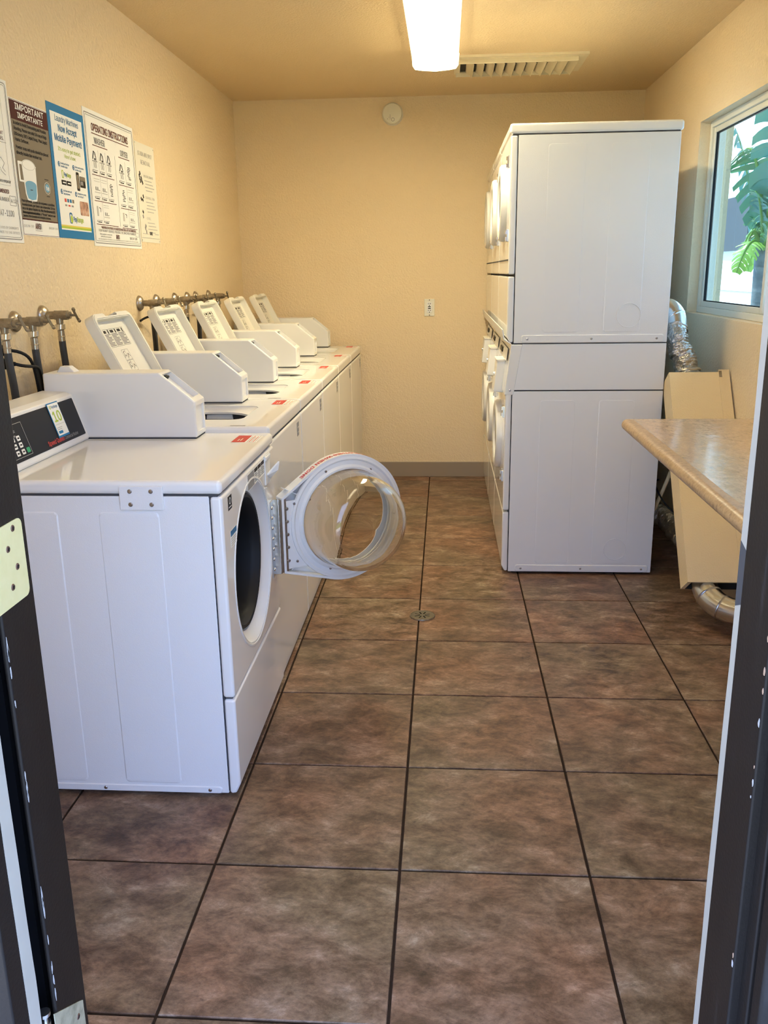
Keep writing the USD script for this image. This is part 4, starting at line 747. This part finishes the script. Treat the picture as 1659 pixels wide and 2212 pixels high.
# operating instructions
t, s = poster('poster', 'large white OPERATING INSTRUCTIONS poster with rows of small drawings', 3.467, 4.014, 1.508, 2.010)
for d, w in ((.012, .0035), (.020, .0018)): s.outline('ink_grey', rrect(d, d, s.W - d, s.H - d - .004, .006), w)
s.text('ink_brown', 'OPERATING INSTRUCTIONS', s.W / 2, .428, .026, .40, True, 'c'); s.rect('ink_brown', .07, .417, s.W - .07, .420)
s.text('ink_grey', 'WASHER', .145, .383, .022, .11, True, 'c'); s.rect('ink_brown', .07, .374, .225, .377); s.text('ink_grey', 'DRYER', .415, .370, .022, .085, True, 'c'); s.rect('ink_brown', .345, .361, .475, .364)
rnd = random.Random(11)
def cell(x, y, w, h, n, m):
    """a little line drawing with a caption"""
    if n == 0:
        for a in range(3): s.line('ink', [(x + w * .15 + a * .005, y + h * .55), (x + w * .35 + a * .004, y + h * .85), (x + w * .60, y + h * .80 - a * .006), (x + w * .75, y + h * .5)], .0016)
        s.rect('ink', x + w * .45, y + h * .52, x + w * .62, y + h * .60); s.rect('ink_grey', x + w * .12, y + h * .47, x + w * .85, y + h * .50)
        for a in range(5): s.rect('ink_light', x + w * (.30 + .09 * a), y + h * .24, x + w * (.33 + .09 * a), y + h * .46)
    elif n == 1:
        s.rect('ink_light', x + w * .1, y + h * .88, x + w * .9, y + h * .90); s.rect('ink_light', x + w * .1, y + h * .78, x + w * .9, y + h * .795); s.text('ink_grey', '8.8', x + w * .2, y + h * .42, h * .14, w * .4, True); s.rect('ink_grey', x + w * .65, y + h * .42, x + w * .85, y + h * .45); s.rect('ink_light', x + w * .1, y + h * .32, x + w * .9, y + h * .35)
    elif n == 2:
        for a in range(8): s.rect('ink', x + w * (.25 + .2 * rnd.random()), y + h * (.30 + .07 * a), x + w * (.55 + .25 * rnd.random()), y + h * (.33 + .07 * a))
    else:
        s.line('ink', [(x + w * .5, y + h * .75), (x + w * .7, y + h * .70), (x + w * .66, y + h * .55)], .003); s.rect('ink_light', x + w * .15, y + h * .35, x + w * .35, y + h * .8)
    s.rect('ink_grey', x + w * .18, y + h * .14, x + w * .80, y + h * .165); s.rect('ink', x + w * .18, y + h * .06, x + w * .70, y + h * .10); s.rect('ink', x + w * .06, y + h * .07, x + w * .11, y + h * .16)
for c in range(3): cell(.045 + c * .075, .268, .072, .100, 0, 0)
for c in range(3): cell(.045 + c * .075, .172, .072, .090, (1, 1, 2)[c], 0)
for c in range(2): cell(.045 + c * .075, .085, .072, .082, (3, 1)[c], 0)
for c in range(2): cell(.330 + c * .085, .255, .080, .095, (0, 2)[c], 0)
for c in range(2): cell(.330 + c * .085, .162, .080, .088, (2, 1)[c], 0)
for c in range(2): cell(.330 + c * .085, .083, .080, .074, (3, 1)[c], 0)
for y in (.266, .170, .083): s.rect('ink_brown', .040, y - .0012, .275, y + .0012)
for y in (.253, .160, .081): s.rect('ink_brown', .325, y - .0012, .505, y + .0012)
s.rect('ink_grey', .300, .085, .3015, .36)
for x, y0, y1 in ((.118, .09, .36), (.193, .17, .36), (.413, .09, .35)): s.rect('ink_light', x, y0, x + .001, y1)
s.text('ink_brown', 'WASHING OR DRYING OF RUBBERIZED MATERIAL NOT RECOMMENDED', s.W / 2 + .01, .068, .009, .40, True, 'c'); s.text('ink_grey', 'FOR PROMPT SERVICE PROVIDE THE MACHINE NUMBER', s.W / 2 - .01, .0555, .0095, .42, False, 'c'); s.outline('ink_grey', sbox(.478, .050, .515, .066), .0014)
logo(s, .235, .033, .0165); s.text('ink_grey', 'This machine is owned and', .06, .044, .006, .13); s.text('ink_grey', 'serviced by your operator', .07, .035, .006, .11); s.text('ink_grey', '(800) 247-1100', .40, .036, .010, .09)
s.text('ink_light', 'NOT RESPONSIBLE FOR DAMAGE, DISCOLORATION OR LOSS OF GARMENTS LEFT IN THE MACHINES', s.W / 2, .0255, .0045, .46, False, 'c')
s.build(t, NM)
# faded last one
t, s = poster('poster', 'faded pale poster farthest along the left wall', 4.024, 4.286, 1.540, 1.964, 'paper_faded')
s.text('ink_light', 'STAIN AND SPOT', s.W / 2, .370, .018, .19, False, 'c'); s.text('ink_light', 'REMOVAL', s.W / 2, .335, .018, .13, False, 'c')
rnd = random.Random(3)
for r_, y in enumerate((.262, .170, .080)):
    for k in range(7 if r_ == 0 else 4): a, b = .028 + rnd.random() * .045, y - .05 + rnd.random() * .075; s.poly('ink' if r_ < 2 else 'ink_grey', affinity.rotate(sbox(a, b, a + .012, b + .016), rnd.random() * 60), 1)
    s.text('ink_light', ('BLOOD, GRASS', 'COFFEE, TEA', 'OIL')[r_], .092, y + .02, .010, (.13, .13, .06)[r_])
    for k in range(4): s.rect('ink_light', .10 + (k % 2) * .01, y + .004 - k * .014, .20 + (k % 3) * .015, y + .008 - k * .014)
s.text('ink', 'AWS', .115, .033, .014, .040, True); s.rect('ink_light', .02, .035, .095, .038); s.rect('ink_light', .19, .036, .245, .040); s.rect('ink_grey', .006, .018, s.W - .006, .0195)
for a, b in ((.008, s.H - .006), (s.W - .008, s.H - .010), (.008, .008), (s.W - .008, .008)): s.poly('ink_grey', Point(a, b).buffer(.003))
s.build(t, NM)

# ------------------------------------------------------------------ outside: walkway, lawn, neighbour building, plants
struct('ground_walkway', bx(-6, 6, -2.2, yF - .09, -.16, -.06), 'concrete')
struct('ground_lawn', bx(-20, 20, -40, -2.2, -.17, -.08), 'lawn')
struct('ground_side', bx(XO, 5.0, yF - .09, 30, -.16, -.06), 'concrete')
nbld = thing('neighbour_building', 'sunlit white stucco building seen through the window, behind the plants', 'building', (5.2, 14, 0))
obj('wall', bx(4.2, 6.0, 6.0, 26, -.1, 6.0), 'stucco_white', nbld)
wv = obj('shutter', bx(4.14, 4.2, 12.9, 15.6, 1.62, 2.36), 'slate', nbld, label='slate grey panel')
obj('base_joint', bx(4.19, 4.2, 7.0, 25, 1.05, 1.058), 'ink_grey', nbld)
hs = thing('far_house', 'low house across the lawn, seen only as a reflection', 'building', (0, -32, 0))
obj('wall', bx(-9, 7, -34, -30, -.1, 1.9), 'outside', hs); obj('roof', hull([(-9.4, -34.4, 1.9), (7.4, -34.4, 1.9), (-9.4, -29.6, 1.9), (7.4, -29.6, 1.9), (-8, -32, 2.9), (6, -32, 2.9)], .05, 6), 'slate', hs)
for x in (-6.5, -2.5, 2.0): f_ = obj('window', bx(x, x + 1.4, -30.03, -29.99, .5, 1.5), 'stucco_white', hs); obj('pane', bx(x + .08, x + 1.32, -29.995, -29.98, .58, 1.42), 'slate', f_)

def frond(base, tip, sag, width, seed, torn=12, gap=.16, twist=0.0):
    """a big banana-like leaf: arching midrib, blade torn into strips either side"""
    rn = random.Random(seed); b, t = V(*base), V(*tip); n = 24; S = np.linspace(0, 1, n)
    mid = b + (t - b) * S[:, None] + V(0, 0, 1) * (sag * 4 * S * (1 - S))[:, None]
    blade, rib = [], tube(mid, np.linspace(.020, .004, n), 8)
    tang = np.gradient(mid, axis=0); tang /= np.linalg.norm(tang, axis=1, keepdims=True)
    for sd_ in (-1, 1):
        for k in range(torn):
            a0, a1 = .16 + .84 * k / torn, .16 + .84 * (k + 1) / torn; v, f = [], []
            droop = rn.uniform(.1, .75); gl = gap * rn.uniform(.3, 2.0) / torn
            for q, sv in enumerate(np.linspace(0, 1, 6)):
                for r_, a in enumerate(np.linspace(a0 + gl * sv, a1 - gl * sv * .5, 3)):
                    i = min(int(a * (n - 1)), n - 2); fr = a * (n - 1) - i; p = mid[i] * (1 - fr) + mid[i + 1] * fr; tg = tang[i]
                    side = np.cross(tg, (math.sin(twist), 0, math.cos(twist))); side /= np.linalg.norm(side); w = width * math.sin(math.pi * min(a * .86 + .10, 1)) ** .7
                    v.append(p + sd_ * side * w * sv + tg * w * .25 * sv - V(0, 0, 1) * w * droop * sv ** 2 + V(0, 0, .004 * math.sin(r_ * 3)))
            for q in range(5):
                for r_ in range(2): c = q * 3 + r_; f += [(c, c + 1, c + 4), (c, c + 4, c + 3)]
            blade.append(trimesh.Trimesh(np.array(v), np.array(f), process=False))
    return rib, blade
def plant(name, label, x, y, trunk_r, trunk_h, fronds, seed):
    t = thing(name, label, 'plant', (x, y, -.06)); X = V(x, y, 0)
    obj('trunk', [tube(path([X + V(0, 0, -.06), X + V(.02, .01, trunk_h * .5), X + V(0, 0, trunk_h)], 20), np.linspace(trunk_r, trunk_r * .8, 20), 20)], 'bark', t)
    for k, (tp, sag, w, m, tw, b0) in enumerate(fronds):
        rib, blade = frond(X + V(0, 0, b0), X + V(*tp), sag, w, seed * 31 + k, 11 + k % 4, .2, tw)
        lf = obj('leaf', blade, m, t, smooth=True); obj('midrib', rib, 'leaf2', lf)
plant('banana_plant', 'broad-leaved banana plant with torn fronds, its trunk right outside the window', 2.50, 7.35, .085, 1.55,
      [((-.12, -.50, 3.0), .10, .24, 'leaf3', .4, 1.45), ((-.16, .25, 2.25), .30, .20, 'leaf', -.4, 1.5), ((.35, -.3, 2.75), .12, .24, 'leaf', .8, 1.5), ((-.26, -.2, 1.35), .18, .11, 'leaf2', .2, 1.45), ((-.05, .30, 1.72), .15, .13, 'leaf', .9, 1.4), ((.25, .45, 2.5), .2, .22, 'leaf3', -.7, 1.5), ((-.08, -.35, 1.55), .12, .12, 'leaf', 1.2, 1.45), ((-.14, .1, 1.50), .20, .10, 'leaf2', -1.0, 1.42), ((-.14, -.1, 1.95), .1, .16, 'leaf', 1.0, 1.5)], 4)
plant('banana_plant', 'smaller banana plant with drooping fronds farther behind the big one', 3.16, 9.3, .06, 1.25,
      [((-.35, .1, 2.7), .2, .26, 'leaf3', .3, 1.2), ((-.12, -.2, 1.75), .35, .16, 'leaf', .7, 1.2), ((.3, .3, 2.9), .15, .26, 'leaf', -.5, 1.2), ((.4, -.4, 2.1), .3, .2, 'leaf3', 1.0, 1.2), ((-.25, -.35, 1.35), .3, .12, 'leaf2', .1, 1.2), ((0, .2, 2.2), .1, .2, 'leaf', 1.3, 1.2)], 9)
